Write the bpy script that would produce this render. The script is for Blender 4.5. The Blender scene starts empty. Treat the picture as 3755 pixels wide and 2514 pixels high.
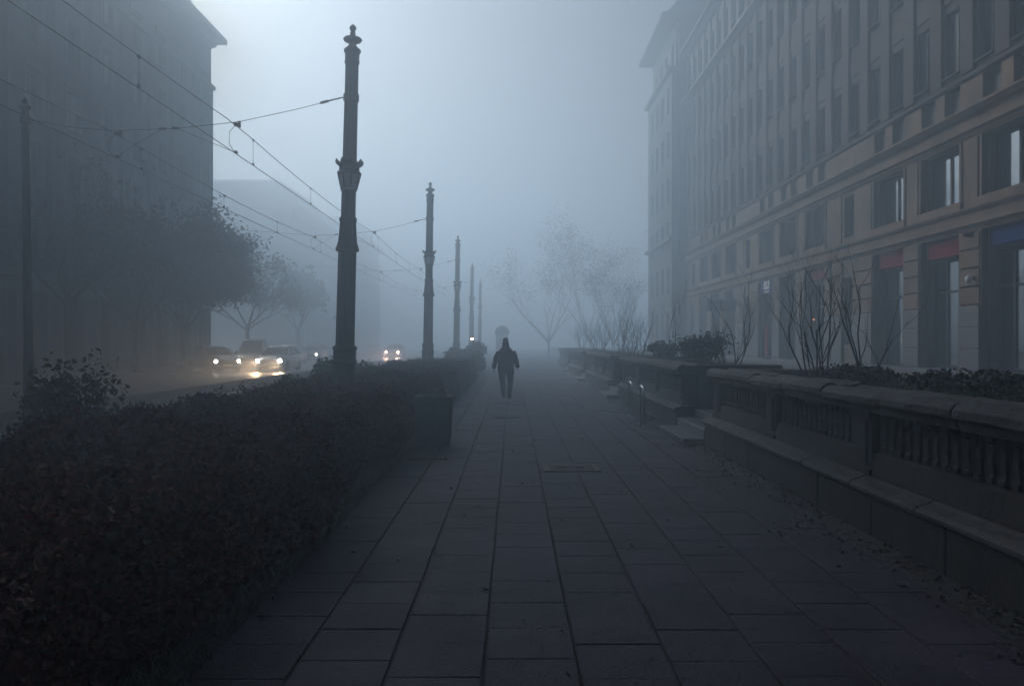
import bpy, bmesh, math, random
import numpy as np
from mathutils import Vector, Matrix

# ------------------------------------------------------------------ camera, sky, sun, exposure
S = bpy.context.scene
COL = S.collection
R = math.radians
cam_d = bpy.data.cameras.new('camera')
cam = bpy.data.objects.new('camera', cam_d)
COL.objects.link(cam)
S.camera = cam
cam.location = (0, 0, 1.70)
cam.rotation_euler = (R(90), 0, 0)
cam_d.sensor_width = 36.0
cam_d.lens = 30.0
cam_d.shift_x = -0.0007
cam_d.shift_y = -0.0013
cam_d.clip_start = 0.05
cam_d.clip_end = 3000

SUN_EL, SUN_AZ = 27.0, -36.0            # a low veiled sun ahead, behind the left-hand houses
W = bpy.data.worlds.new('World')
S.world = W
W.use_nodes = True
nt = W.node_tree
nt.nodes.clear()
sky = nt.nodes.new('ShaderNodeTexSky')
sky.sky_type = 'NISHITA'
sky.sun_disc = False
sky.sun_elevation = R(SUN_EL)
sky.sun_rotation = R(SUN_AZ)
sky.air_density = 1.0
sky.dust_density = 4.0
sky.ozone_density = 1.5
hs = nt.nodes.new('ShaderNodeHueSaturation')
hs.inputs['Saturation'].default_value = 0.95
hs.inputs['Hue'].default_value = 0.525
bg = nt.nodes.new('ShaderNodeBackground')
bg.inputs['Strength'].default_value = 0.05
wo = nt.nodes.new('ShaderNodeOutputWorld')
nt.links.new(sky.outputs[0], hs.inputs['Color'])
nt.links.new(hs.outputs[0], bg.inputs[0])
nt.links.new(bg.outputs[0], wo.inputs[0])

sun_d = bpy.data.lights.new('sun', 'SUN')
sun_d.energy = 5.0
sun_d.angle = R(20)
sun_d.color = (0.93, 0.945, 1.0)
sun = bpy.data.objects.new('sun', sun_d)
COL.objects.link(sun)
sun.rotation_euler = (R(-(90 - SUN_EL)), 0, R(-SUN_AZ))

S.view_settings.view_transform = 'Standard'
S.view_settings.look = 'None'
S.view_settings.exposure = -0.56
S.view_settings.gamma = 1.0
S.view_settings.use_curve_mapping = False
S.render.engine = 'CYCLES'
cy = S.cycles
cy.max_bounces = 6
cy.diffuse_bounces = 3
cy.glossy_bounces = 3
cy.transmission_bounces = 3
cy.volume_bounces = 4
cy.transparent_max_bounces = 8
cy.caustics_reflective = False
cy.caustics_refractive = False
cy.sample_clamp_indirect = 2.5
cy.use_denoising = True
cy.use_adaptive_sampling = True
cy.adaptive_threshold = 0.04

FOG_DENSITY = 0.0178
FOG_COLOR = (0.775, 0.905, 1.0)
FOG_ANISO = 0.73

rnd = random.Random(7)
nrs = np.random.RandomState(11)

# ------------------------------------------------------------------ materials
MATS = {}
def mat(name, color, rough=0.8, metal=0.0, spec=0.5, var=0.0, scale=3.0, bump=0.0, bscale=40.0,
        island=0.0, objrand=0.0, color2=None, coat=0.0, emit=None, estr=0.0, stretch=None, world=False, stain=0.0):
    if name in MATS:
        return MATS[name]
    m = bpy.data.materials.new(name)
    m.use_nodes = True
    t = m.node_tree
    b = t.nodes['Principled BSDF']
    b.inputs['Base Color'].default_value = (*color, 1)
    b.inputs['Roughness'].default_value = rough
    b.inputs['Metallic'].default_value = metal
    b.inputs['Specular IOR Level'].default_value = spec
    b.inputs['Coat Weight'].default_value = coat
    if emit:
        b.inputs['Emission Color'].default_value = (*emit, 1)
        b.inputs['Emission Strength'].default_value = estr
    tc = t.nodes.new('ShaderNodeTexCoord')
    mp = t.nodes.new('ShaderNodeMapping')
    if stretch:
        mp.inputs['Scale'].default_value = stretch
    if world:
        gp = t.nodes.new('ShaderNodeNewGeometry')
        t.links.new(gp.outputs['Position'], mp.inputs[0])
    else:
        t.links.new(tc.outputs['Object'], mp.inputs[0])
    col = None
    if var > 0:
        n = t.nodes.new('ShaderNodeTexNoise')
        n.inputs['Scale'].default_value = scale
        n.inputs['Detail'].default_value = 8
        n.inputs['Roughness'].default_value = 0.65
        t.links.new(mp.outputs[0], n.inputs['Vector'])
        mr = t.nodes.new('ShaderNodeMapRange')
        mr.inputs['From Min'].default_value = 0.3
        mr.inputs['From Max'].default_value = 0.7
        t.links.new(n.outputs['Fac'], mr.inputs[0])
        mx = t.nodes.new('ShaderNodeMix')
        mx.data_type = 'RGBA'
        c2 = color2 if color2 else tuple(c * (1 + var) for c in color)
        c1 = color if color2 else tuple(c * (1 - var) for c in color)
        mx.inputs[6].default_value = (*c1, 1)
        mx.inputs[7].default_value = (*c2, 1)
        t.links.new(mr.outputs[0], mx.inputs[0])
        col = mx.outputs[2]
    for amt, node, sock in ((island, 'ShaderNodeNewGeometry', 'Random Per Island'), (objrand, 'ShaderNodeObjectInfo', 'Random')):
        if amt > 0:
            g = t.nodes.new(node)
            mr = t.nodes.new('ShaderNodeMapRange')
            mr.inputs['To Min'].default_value = 1 - amt
            mr.inputs['To Max'].default_value = 1 + amt
            t.links.new(g.outputs[sock], mr.inputs[0])
            h = t.nodes.new('ShaderNodeHueSaturation')
            if col:
                t.links.new(col, h.inputs['Color'])
            else:
                h.inputs['Color'].default_value = (*color, 1)
            t.links.new(mr.outputs[0], h.inputs['Value'])
            col = h.outputs[0]
    if stain > 0:
        for sc_, lo, hi in ((0.8, .45, .62), (5.5, .60, .66), (23.0, .70, .72)):
            n3 = t.nodes.new('ShaderNodeTexNoise')
            n3.inputs['Scale'].default_value = sc_; n3.inputs['Detail'].default_value = 4; n3.inputs['Distortion'].default_value = .6
            t.links.new(mp.outputs[0], n3.inputs['Vector'])
            m3 = t.nodes.new('ShaderNodeMapRange')
            m3.inputs['From Min'].default_value = lo; m3.inputs['From Max'].default_value = hi
            m3.inputs['To Min'].default_value = 1.0; m3.inputs['To Max'].default_value = 1 - stain if sc_ < 20 else 1 + 1.6*stain
            t.links.new(n3.outputs['Fac'], m3.inputs[0])
            h3 = t.nodes.new('ShaderNodeHueSaturation')
            t.links.new(col, h3.inputs['Color']); t.links.new(m3.outputs[0], h3.inputs['Value'])
            col = h3.outputs[0]
    if col:
        t.links.new(col, b.inputs['Base Color'])
    if bump > 0:
        n2 = t.nodes.new('ShaderNodeTexNoise')
        n2.inputs['Scale'].default_value = bscale
        n2.inputs['Detail'].default_value = 6
        t.links.new(mp.outputs[0], n2.inputs['Vector'])
        bp = t.nodes.new('ShaderNodeBump')
        bp.inputs['Strength'].default_value = bump
        bp.inputs['Distance'].default_value = 0.02
        t.links.new(n2.outputs['Fac'], bp.inputs['Height'])
        t.links.new(bp.outputs[0], b.inputs['Normal'])
    MATS[name] = m
    return m

M_slab = mat('concrete_slab', (0.041, 0.030, 0.042), 0.66, spec=.14, var=0.35, scale=2.2, bump=0.6, bscale=55, objrand=0.13, world=True, stain=.4)
M_slab_far = mat('concrete_slab_far', (0.041, 0.030, 0.042), 0.66, spec=.14, var=0.35, scale=2.2, bump=0.6, bscale=55, island=0.13, world=True, stain=.4)
M_joint = mat('joint_sand', (0.012, 0.011, 0.012), 1.0, var=0.3, scale=8)
M_soil = mat('damp_soil', (0.030, 0.026, 0.024), 0.95, var=0.4, scale=5, bump=0.8, bscale=18)
M_grass_base = mat('turf', (0.030, 0.036, 0.020), 0.95, var=0.4, scale=3, bump=0.8, bscale=25)
M_asphalt = mat('wet_asphalt', (0.050, 0.050, 0.056), 0.45, var=0.25, scale=1.2, bump=0.3, bscale=90)
M_kerb = mat('kerb_stone', (0.09, 0.087, 0.085), 0.8, var=0.25, scale=4, bump=0.3)
M_wall_stone = mat('weathered_concrete', (0.036, 0.029, 0.027), 0.9, spec=.2, world=True, stain=.45, var=0.45, scale=2.4, bump=0.6, bscale=30, color2=(0.017, 0.0145, 0.0145), stretch=(1, 1, .45))
M_cap_stone = mat('worn_cap_stone', (0.042, 0.037, 0.035), 0.8, spec=.25, world=True, stain=.45, var=0.5, scale=4.0, bump=0.7, bscale=22, objrand=0.2)
M_sand = mat('sandstone', (0.150, 0.090, 0.047), 0.9, world=True, stain=.4, var=0.3, scale=1.2, bump=0.35, bscale=24, stretch=(1, 1, .5))
M_block = mat('sandstone_block', (0.150, 0.092, 0.050), 0.9, world=True, stain=.4, var=0.3, scale=1.5, bump=0.4, bscale=24, objrand=0.14)
M_dado = mat('dark_granite', (0.05, 0.042, 0.040), 0.6, var=0.3, scale=3, bump=0.2)
M_brick = mat('brown_brick', (0.040, 0.025, 0.021), 0.9, world=True, stain=.3, var=0.25, scale=2.0, bump=0.4, bscale=30)
M_attic = mat('attic_plaster', (0.10, 0.082, 0.072), 0.9, var=0.2, scale=1.0, bump=0.2)
M_grey_plaster = mat('grey_plaster', (0.075, 0.072, 0.078), 0.9, var=0.25, scale=0.7, bump=0.2, stretch=(1, 1, .35))
M_tower = mat('pale_stone', (0.085, 0.076, 0.068), 0.9, var=0.2, scale=0.8, bump=0.2)
M_roof = mat('zinc_roof', (0.13, 0.14, 0.145), 0.5, var=0.2, scale=1.0)
M_left_trim = mat('left_trim', (0.14, 0.135, 0.13), 0.85, var=0.2, scale=2.0)
M_trim = mat('pale_trim', (0.12, 0.104, 0.09), 0.85, var=0.15, scale=2.0)
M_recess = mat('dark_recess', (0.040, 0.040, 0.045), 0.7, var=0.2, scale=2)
M_glass = mat('window_glass', (0.022, 0.032, 0.040), 0.08, spec=0.5, objrand=0.6)
M_glass.node_tree.nodes['Principled BSDF'].inputs['IOR'].default_value = 2.3
M_blind = mat('window_blind', (0.20, 0.185, 0.15), 0.3, spec=0.7, objrand=0.15)
M_frame_dark = mat('dark_frame', (0.04, 0.04, 0.045), 0.8, spec=.1, objrand=0.2)
M_frame_pale = mat('pale_frame', (0.12, 0.115, 0.11), 0.8, spec=.1, objrand=0.25)
M_sill = mat('metal_sill', (0.09, 0.092, 0.095), 0.8, spec=.1, objrand=0.3)
M_iron = mat('painted_iron', (0.007, 0.009, 0.016), 0.65, spec=.2, var=0.3, scale=6, bump=0.15, bscale=60)
M_lamp_glass = mat('milky_lamp_glass', (0.20, 0.19, 0.17), 0.4, var=0.2, scale=6)
M_wire = mat('bare_wire', (0.02, 0.02, 0.024), 0.5, metal=0.4)
M_steel = mat('brushed_steel', (0.55, 0.57, 0.58), 0.28, metal=0.9)
M_rail = mat('rail_steel', (0.28, 0.27, 0.27), 0.3, metal=0.9)
M_step = mat('granite_step', (0.046, 0.049, 0.055), 0.5, var=0.2, scale=5, bump=0.2, objrand=0.1)
M_bin = mat('pebbled_concrete', (0.060, 0.062, 0.075), 0.8, var=0.4, scale=14, bump=0.9, bscale=55)
M_cast = mat('cast_iron', (0.016, 0.0155, 0.017), 0.75, spec=.15, var=0.3, scale=12)
M_ochre = mat('worn_ochre_paint', (0.085, 0.064, 0.042), 0.8, var=0.5, scale=9, color2=(0.040, 0.036, 0.036))
M_hedge_leaf = mat('barberry_leaf', (0.090, 0.016, 0.013), 0.9, spec=.2, var=0.7, scale=0.9, color2=(0.038, 0.014, 0.011), island=0.7)
M_hedge_core = mat('hedge_twigs', (0.014, 0.011, 0.010), 0.95, var=0.4, scale=8)
M_green_leaf = mat('privet_leaf', (0.030, 0.046, 0.018), 0.65, var=0.4, scale=2, island=0.5)
M_dark_green = mat('yew_needle', (0.018, 0.032, 0.024), 0.8, var=0.4, scale=3, island=0.5)
M_autumn = mat('autumn_leaf', (0.100, 0.026, 0.022), 0.9, spec=.2, var=0.4, scale=0.8, color2=(0.052, 0.022, 0.020), island=0.5)
M_pale_leaf = mat('fading_leaf', (0.075, 0.075, 0.040), 0.8, var=0.4, scale=0.8, island=0.5)
M_dry = mat('dry_grass', (0.055, 0.062, 0.034), 0.85, var=0.4, scale=1.5, island=0.5)
M_litter = mat('fallen_leaf', (0.030, 0.023, 0.019), 0.9, island=0.6)
M_bark = mat('bark', (0.040, 0.034, 0.031), 0.9, var=0.4, scale=10, bump=0.8, bscale=30)
M_twig = mat('twig', (0.030, 0.024, 0.024), 0.9, objrand=0.15)
M_skin = mat('skin', (0.36, 0.22, 0.16), 0.55)
M_coat = mat('dark_coat', (0.017, 0.017, 0.022), 0.75, var=0.3, scale=9, bump=0.4, bscale=35)
M_trouser = mat('dark_trousers', (0.016, 0.017, 0.024), 0.85, bump=0.3, bscale=40)
M_shoe = mat('black_shoe', (0.012, 0.012, 0.013), 0.4)
M_hat = mat('knit_hat', (0.018, 0.018, 0.024), 0.95, bump=0.6, bscale=90)
M_tyre = mat('tyre', (0.015, 0.015, 0.016), 0.85)
M_rim = mat('wheel_rim', (0.35, 0.36, 0.37), 0.35, metal=0.8)
M_carglass = mat('car_glass', (0.02, 0.025, 0.03), 0.05, spec=0.9)
M_black = mat('black_plastic', (0.02, 0.02, 0.022), 0.5)
M_plate = mat('number_plate', (0.6, 0.6, 0.58), 0.4)
M_red = mat('red_sign', (0.15, 0.006, 0.015), 0.85, spec=.1, var=0.1, scale=2)
M_blue = mat('blue_sign', (0.003, 0.019, 0.12), 0.85, spec=.1, var=0.1, scale=2)
M_white = mat('white_print', (0.75, 0.74, 0.70), 0.5)
M_orange = mat('orange_print', (0.65, 0.16, 0.03), 0.5)
M_darksign = mat('slate_sign', (0.030, 0.033, 0.045), 0.5, var=0.2, scale=4)
M_poster = mat('faded_poster', (0.22, 0.23, 0.24), 0.6, var=0.5, scale=2.5)
M_headlamp = mat('lit_headlamp', (1, .95, .85), 0.3, emit=(1.0, 0.80, 0.60), estr=200.0)
M_sidelamp = mat('lit_sidelamp', (1, .95, .85), 0.3, emit=(1.0, 0.85, 0.70), estr=30.0)
M_warmlamp = mat('warm_headlamp', (1, .7, .6), 0.3, emit=(1.0, 0.50, 0.36), estr=140.0)
M_offlamp = mat('clear_lamp_glass', (0.45, 0.46, 0.47), 0.15)
M_signal = mat('lit_signal', (1, .8, .6), 0.3, emit=(1.0, 0.72, 0.52), estr=90.0)

def car_paint(name, c):
    return mat(name, c, 0.3, metal=0.2, coat=0.7)

# ------------------------------------------------------------------ mesh helpers
class MB:
    def __init__(s):
        s.v, s.f = [], []
    def box(s, x0, x1, y0, y1, z0, z1):
        n = len(s.v)
        s.v += [(x0,y0,z0),(x1,y0,z0),(x1,y1,z0),(x0,y1,z0),(x0,y0,z1),(x1,y0,z1),(x1,y1,z1),(x0,y1,z1)]
        s.f += [(n,n+3,n+2,n+1),(n+4,n+5,n+6,n+7),(n,n+1,n+5,n+4),(n+1,n+2,n+6,n+5),(n+2,n+3,n+7,n+6),(n+3,n,n+4,n+7)]
        return s
    def rings(s, rings, cap=True, closed=True):
        n0 = len(s.v)
        k = len(rings[0])
        for r in rings:
            s.v += [tuple(p) for p in r]
        for i in range(len(rings) - 1):
            for j in range(k if closed else k - 1):
                a = n0 + i*k + j
                b = n0 + i*k + (j+1) % k
                s.f.append((a, b, b + k, a + k))
        if cap:
            s.f.append(tuple(n0 + j for j in reversed(range(k))))
            s.f.append(tuple(n0 + (len(rings)-1)*k + j for j in range(k)))
        return s
    def lathe(s, prof, seg=16, c=(0,0), phase=0.0):
        return s.rings([[(c[0]+r*math.cos(phase+2*math.pi*j/seg), c[1]+r*math.sin(phase+2*math.pi*j/seg), z) for j in range(seg)] for r, z in prof])
    def tube(s, pts, rad, seg=6, cap=True):
        pts = [Vector(p) for p in pts]
        if not isinstance(rad, (list, tuple)):
            rad = [rad]*len(pts)
        rr = []
        for i, p in enumerate(pts):
            d = (pts[min(i+1, len(pts)-1)] - pts[max(i-1, 0)])
            d = d.normalized() if d.length > 1e-9 else Vector((0,0,1))
            u = d.cross(Vector((0,0,1)))
            if u.length < 1e-3:
                u = d.cross(Vector((1,0,0)))
            u.normalize()
            w = u.cross(d)
            rr.append([p + (u*math.cos(2*math.pi*j/seg) + w*math.sin(2*math.pi*j/seg))*rad[i] for j in range(seg)])
        return s.rings(rr, cap)
    def extrude_y(s, prof, y0, y1):      # prof: closed list of (x, z)
        return s.rings([[(x, y0, z) for x, z in prof], [(x, y1, z) for x, z in prof]])
    def extrude_x(s, prof, x0, x1):      # prof: closed list of (y, z)
        return s.rings([[(x0, y, z) for y, z in prof], [(x1, y, z) for y, z in prof]])
    def mesh(s, name, m=None, smooth=False):
        me = bpy.data.meshes.new(name)
        me.from_pydata(s.v, [], s.f)
        bm = bmesh.new(); bm.from_mesh(me)
        bmesh.ops.recalc_face_normals(bm, faces=bm.faces)
        bm.to_mesh(me); bm.free()
        if m: me.materials.append(m)
        if smooth:
            me.polygons.foreach_set('use_smooth', [True]*len(me.polygons))
        return me
    def build(s, name, m, parent=None, smooth=False, loc=None, bevel=0):
        return link(name, s.mesh(name, m, smooth), parent, loc, bevel=bevel)

def link(name, me, parent=None, loc=None, rot=None, bevel=0):
    o = bpy.data.objects.new(name, me)
    COL.objects.link(o)
    if parent is not None: o.parent = parent
    if loc is not None: o.location = loc
    if rot is not None: o.rotation_euler = rot
    if bevel:
        b = o.modifiers.new('bevel', 'BEVEL'); b.width = bevel; b.segments = 2; b.limit_method = 'ANGLE'
    return o
def empty(name, loc=(0,0,0), rz=0.0):
    o = bpy.data.objects.new(name, None)
    COL.objects.link(o)
    o.location = loc
    o.rotation_euler = (0, 0, rz)
    return o
def tag(o, label=None, cat=None, group=None, kind=None):
    if label: o['label'] = label
    if cat: o['category'] = cat
    if group: o['group'] = group
    if kind: o['kind'] = kind
    return o
def copy_tree(o, parent=None):
    c = o.copy(); COL.objects.link(c)
    if parent is not None:
        c.parent = parent
    for ch in [x for x in o.children]:
        copy_tree(ch, c)
    return c
def smoothmod(o, lv=1):
    m = o.modifiers.new('sub', 'SUBSURF'); m.levels = lv; m.render_levels = lv
    return o

def leaf_mesh(name, pts, size, m, flat=0.0, aspect=1.7, drop=0.0):
    """scatter small bent leaf quads (two triangles each) at the points"""
    pts = np.asarray(pts, float)
    n = len(pts)
    d = nrs.normal(size=(n, 3)); d[:, 2] = d[:, 2]*(1-flat) - drop
    d /= np.linalg.norm(d, axis=1)[:, None] + 1e-9
    u = nrs.normal(size=(n, 3)); u[:, 2] *= (1-flat)
    u -= (u*d).sum(1)[:, None]*d
    u /= np.linalg.norm(u, axis=1)[:, None] + 1e-9
    s = size*(0.6+0.8*nrs.rand(n))[:, None]
    a = pts - d*s*0.5*aspect
    b = pts + u*s*0.5 + np.cross(d, u)*s*0.12
    c = pts + d*s*0.5*aspect
    e = pts - u*s*0.5 + np.cross(d, u)*s*0.12
    V = np.stack([a, b, c, e], 1).reshape(-1, 3)
    me = bpy.data.meshes.new(name)
    me.vertices.add(4*n)
    me.vertices.foreach_set('co', V.ravel())
    me.loops.add(4*n)
    me.loops.foreach_set('vertex_index', np.arange(4*n))
    me.polygons.add(n)
    me.polygons.foreach_set('loop_start', np.arange(n)*4)
    me.polygons.foreach_set('loop_total', np.full(n, 4))
    me.update(calc_edges=True)
    me.materials.append(m)
    return me

def blades(name, pts, h, w, m, lean=0.35):
    pts = np.asarray(pts, float); n = len(pts)
    ang = nrs.rand(n)*2*np.pi
    side = np.stack([np.cos(ang), np.sin(ang), np.zeros(n)], 1)*w*0.5
    ln = nrs.normal(size=(n, 3))*lean; ln[:, 2] = 1
    ln *= (h*(0.5+0.8*nrs.rand(n)))[:, None]
    V = np.stack([pts-side, pts+side, pts+ln], 1).reshape(-1, 3)
    me = bpy.data.meshes.new(name)
    me.vertices.add(3*n); me.vertices.foreach_set('co', V.ravel())
    me.loops.add(3*n); me.loops.foreach_set('vertex_index', np.arange(3*n))
    me.polygons.add(n)
    me.polygons.foreach_set('loop_start', np.arange(n)*3)
    me.polygons.foreach_set('loop_total', np.full(n, 3))
    me.update(calc_edges=True)
    me.materials.append(m)
    return me

# ------------------------------------------------------------------ ground, road, tram bed, pavements
def sheet(name, x0, x1, y0, y1, z, m):
    b = MB(); b.v = [(x0,y0,z),(x1,y0,z),(x1,y1,z),(x0,y1,z)]; b.f = [(0,1,2,3)]
    o = b.build(name, m); o['kind'] = 'structure'
    return o
sheet('ground', -140, 140, -60, 330, -0.02, M_soil)
sheet('tram_bed', -10.95, -4.75, -20, 300, 0.0, M_grass_base)
sheet('road', -18.6, -11.2, -30, 300, -0.004, M_asphalt)
far_walk = MB().box(-22.2, -18.75, -30, 70, -0.02, 0.12).build('far_pavement', M_kerb); far_walk['kind'] = 'structure'
kb = MB()
y = -10.0
kerb_root = MB().box(-18.75, -18.6, -30, 14, -0.02, 0.13).build('kerb', M_kerb); kerb_root['kind'] = 'structure'
for i in range(56):
    MB().box(-18.75, -18.6, 14+i*1.0+0.006, 15+i*1.0-0.006, -0.02, 0.125+rnd.uniform(0, .01)).build('kerb_stone', M_kerb, kerb_root)
kerb_r = MB().box(-11.2, -11.05, -30, 12, -0.02, 0.13).build('kerb', M_kerb); kerb_r['kind'] = 'structure'
for i in range(60):
    MB().box(-11.2, -11.05, 12+i*1.0+0.006, 13+i*1.0-0.006, -0.02, 0.125+rnd.uniform(0, .01)).build('kerb_stone', M_kerb, kerb_r)

# walkway of square slabs: the 297 largest in view are pieces, the rest one sheet of slabs
walk = MB().box(-1.70, 2.86, -8, 140, -0.06, -0.005).build('pavement', M_joint); walk['kind'] = 'structure'
SP, GAP, X0 = 0.4935, 0.011, -1.63
slab_b = MB()
def slab_rings(cx, cy, sx, sy, z0, z1, bv=0.006):
    hx, hy = sx/2, sy/2
    def rr(ix, z): return [(cx-hx+ix,cy-hy+ix,z),(cx+hx-ix,cy-hy+ix,z),(cx+hx-ix,cy+hy-ix,z),(cx-hx+ix,cy+hy-ix,z)]
    return [rr(0, z0), rr(0, z1-bv), rr(bv, z1)]
slab_me = MB().rings(slab_rings(0, 0, SP-.016, SP-.006, -0.05, 0.0, .004)).mesh('slab', M_slab)
half_off = [0.0, 0.25, 0.02, 0.27, 0.0, 0.24, 0.03, 0.25, 0.0]
far_b = MB()
for c in range(9):
    cx = X0 + SP*(c+0.5)
    k0 = -18
    for k in range(k0, 200):
        cyy = 3.8 + half_off[c] + SP*(k+0.5)
        jz = 0.004*rnd.uniform(-1, 1)
        if 0 <= k < 33:
            o = link('slab', slab_me, walk, (cx+rnd.uniform(-.003,.003), cyy+rnd.uniform(-.001,.001), 0.006+jz*.6), (rnd.uniform(-.003,.003), rnd.uniform(-.004,.004), rnd.uniform(-.003,.003)+math.pi*rnd.randint(0,1)))
        else:
            far_b.rings(slab_rings(cx, cyy, SP-.016, SP-.006, -0.05, 0.006+jz, .004))
far_o = far_b.build('slab', M_slab_far, walk); far_o['kind'] = 'stuff'

# manhole covers and marks on the walkway
mh = empty('manhole_cover', (0.78, 11.4, 0.008))
tag(mh, 'rectangular manhole cover edged with worn ochre paint on the pavement', 'manhole cover')
MB().box(-.28, .28, -.20, .20, 0, .014).build('lid', M_cast, mh, bevel=.004)
fr = MB(); fr.box(-.37, .37, -.29, -.21, 0, .012); fr.box(-.37, .37, .21, .29, 0, .012); fr.box(-.37, -.29, -.21, .21, 0, .012); fr.box(.29, .37, -.21, .21, 0, .012)
fr.build('painted_frame', M_ochre, mh)
for xx in (-.12, .12): MB().box(xx-.05, xx+.05, -.015, .015, .014, .022).build('lifting_bar', M_cast, mh)
mh = empty('manhole_cover', (-0.17, 19.1, 0.008))
tag(mh, 'small dark manhole cover in the pavement behind the walking person', 'manhole cover')
MB().lathe([(.27,0),(.27,.012),(.25,.016)], 24).build('lid', M_cast, mh)
MB().lathe([(.33,0),(.33,.008),(.28,.009)], 24).build('rim', M_cast, mh)
dg = empty('drain_grate', (-1.22, 12.3, 0.008))
tag(dg, 'narrow dark drain grate by the hedge just before the litter bin', 'drain grate')
MB().box(-.30, .30, -.09, .09, 0, .008).build('tray', M_cast, dg)
for i in range(9): MB().box(-.27+i*.0625, -.235+i*.0625, -.08, .08, .009, .022).build('bar', M_cast, dg)

# tram rails
for n, x in enumerate((-5.15, -6.58, -7.68, -9.11)):
    rb = MB().extrude_y([(x-.035,0),(x+.035,0),(x+.035,.055),(x-.035,.055)], -15, 150).build('tram_rail', M_rail)
    tag(rb, ['tram rail nearest the hedge', 'second tram rail from the hedge', 'third tram rail from the hedge', 'tram rail nearest the road'][n], 'rail', 'tram rails in the tram bed')

# ------------------------------------------------------------------ right terrace wall with openings
SECT = [(-6.4, 2.55), (4.95, 14.05), (16.5, 25.6), (28.05, 37.0), (39.4, 48.4), (50.8, 59.8)]
sect_lab = ['low stone balustrade wall right beside the camera', 'nearest long stone balustrade wall right of the pavement', 'second stone balustrade wall, just past the steel hoops', 'third stone balustrade wall along the pavement', 'fourth stone balustrade wall, fading into fog', 'farthest stone balustrade wall in the fog']
terr = MB()
for (a, b) in SECT: terr.box(3.60, 5.2, a+.3, b-.3, -.02, 1.02)
tp = MB().box(5.2, 12.4, -6, 120, -.02, 0.90).build('terrace', M_kerb); tp['kind'] = 'structure'
pl = terr.build('planting_bed', M_soil); pl['kind'] = 'structure'

plinth_prof = [(3.16,-.02),(3.62,-.02),(3.62,.335),(3.16,.335)]
ledge_prof = [(3.20,.335),(3.60,.335),(3.60,.47),(3.27,.47),(3.235,.448),(3.20,.440),(3.145,.425),(3.115,.395),(3.12,.362),(3.15,.345)]
cap_prof = [(3.25,1.055),(3.66,1.055),(3.66,1.11),(3.70,1.13),(3.70,1.20),(3.67,1.245),(3.63,1.265),(3.57,1.262),(3.54,1.240),(3.36,1.238),(3.33,1.262),(3.27,1.264),(3.22,1.240),(3.19,1.20),(3.19,1.14),(3.23,1.115)]
bal_me = MB().rings([[(-.05,-.036,.70),(.05,-.036,.70),(.05,.036,.70),(-.05,.036,.70)],[(-.05,-.036,.74),(.05,-.036,.74),(.05,.036,.74),(-.05,.036,.74)],
    [(-.03,-.026,.76),(.05,-.026,.76),(.05,.026,.76),(-.03,.026,.76)],[(-.045,-.034,.86),(.05,-.034,.86),(.05,.034,.86),(-.045,.034,.86)],
    [(-.03,-.026,.98),(.05,-.026,.98),(.05,.026,.98),(-.03,.026,.98)],[(-.05,-.036,1.0),(.05,-.036,1.0),(.05,.036,1.0),(-.05,.036,1.0)],[(-.05,-.036,1.056),(.05,-.036,1.056),(.05,.036,1.056),(-.05,.036,1.056)]]).mesh('baluster', M_wall_stone)
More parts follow.
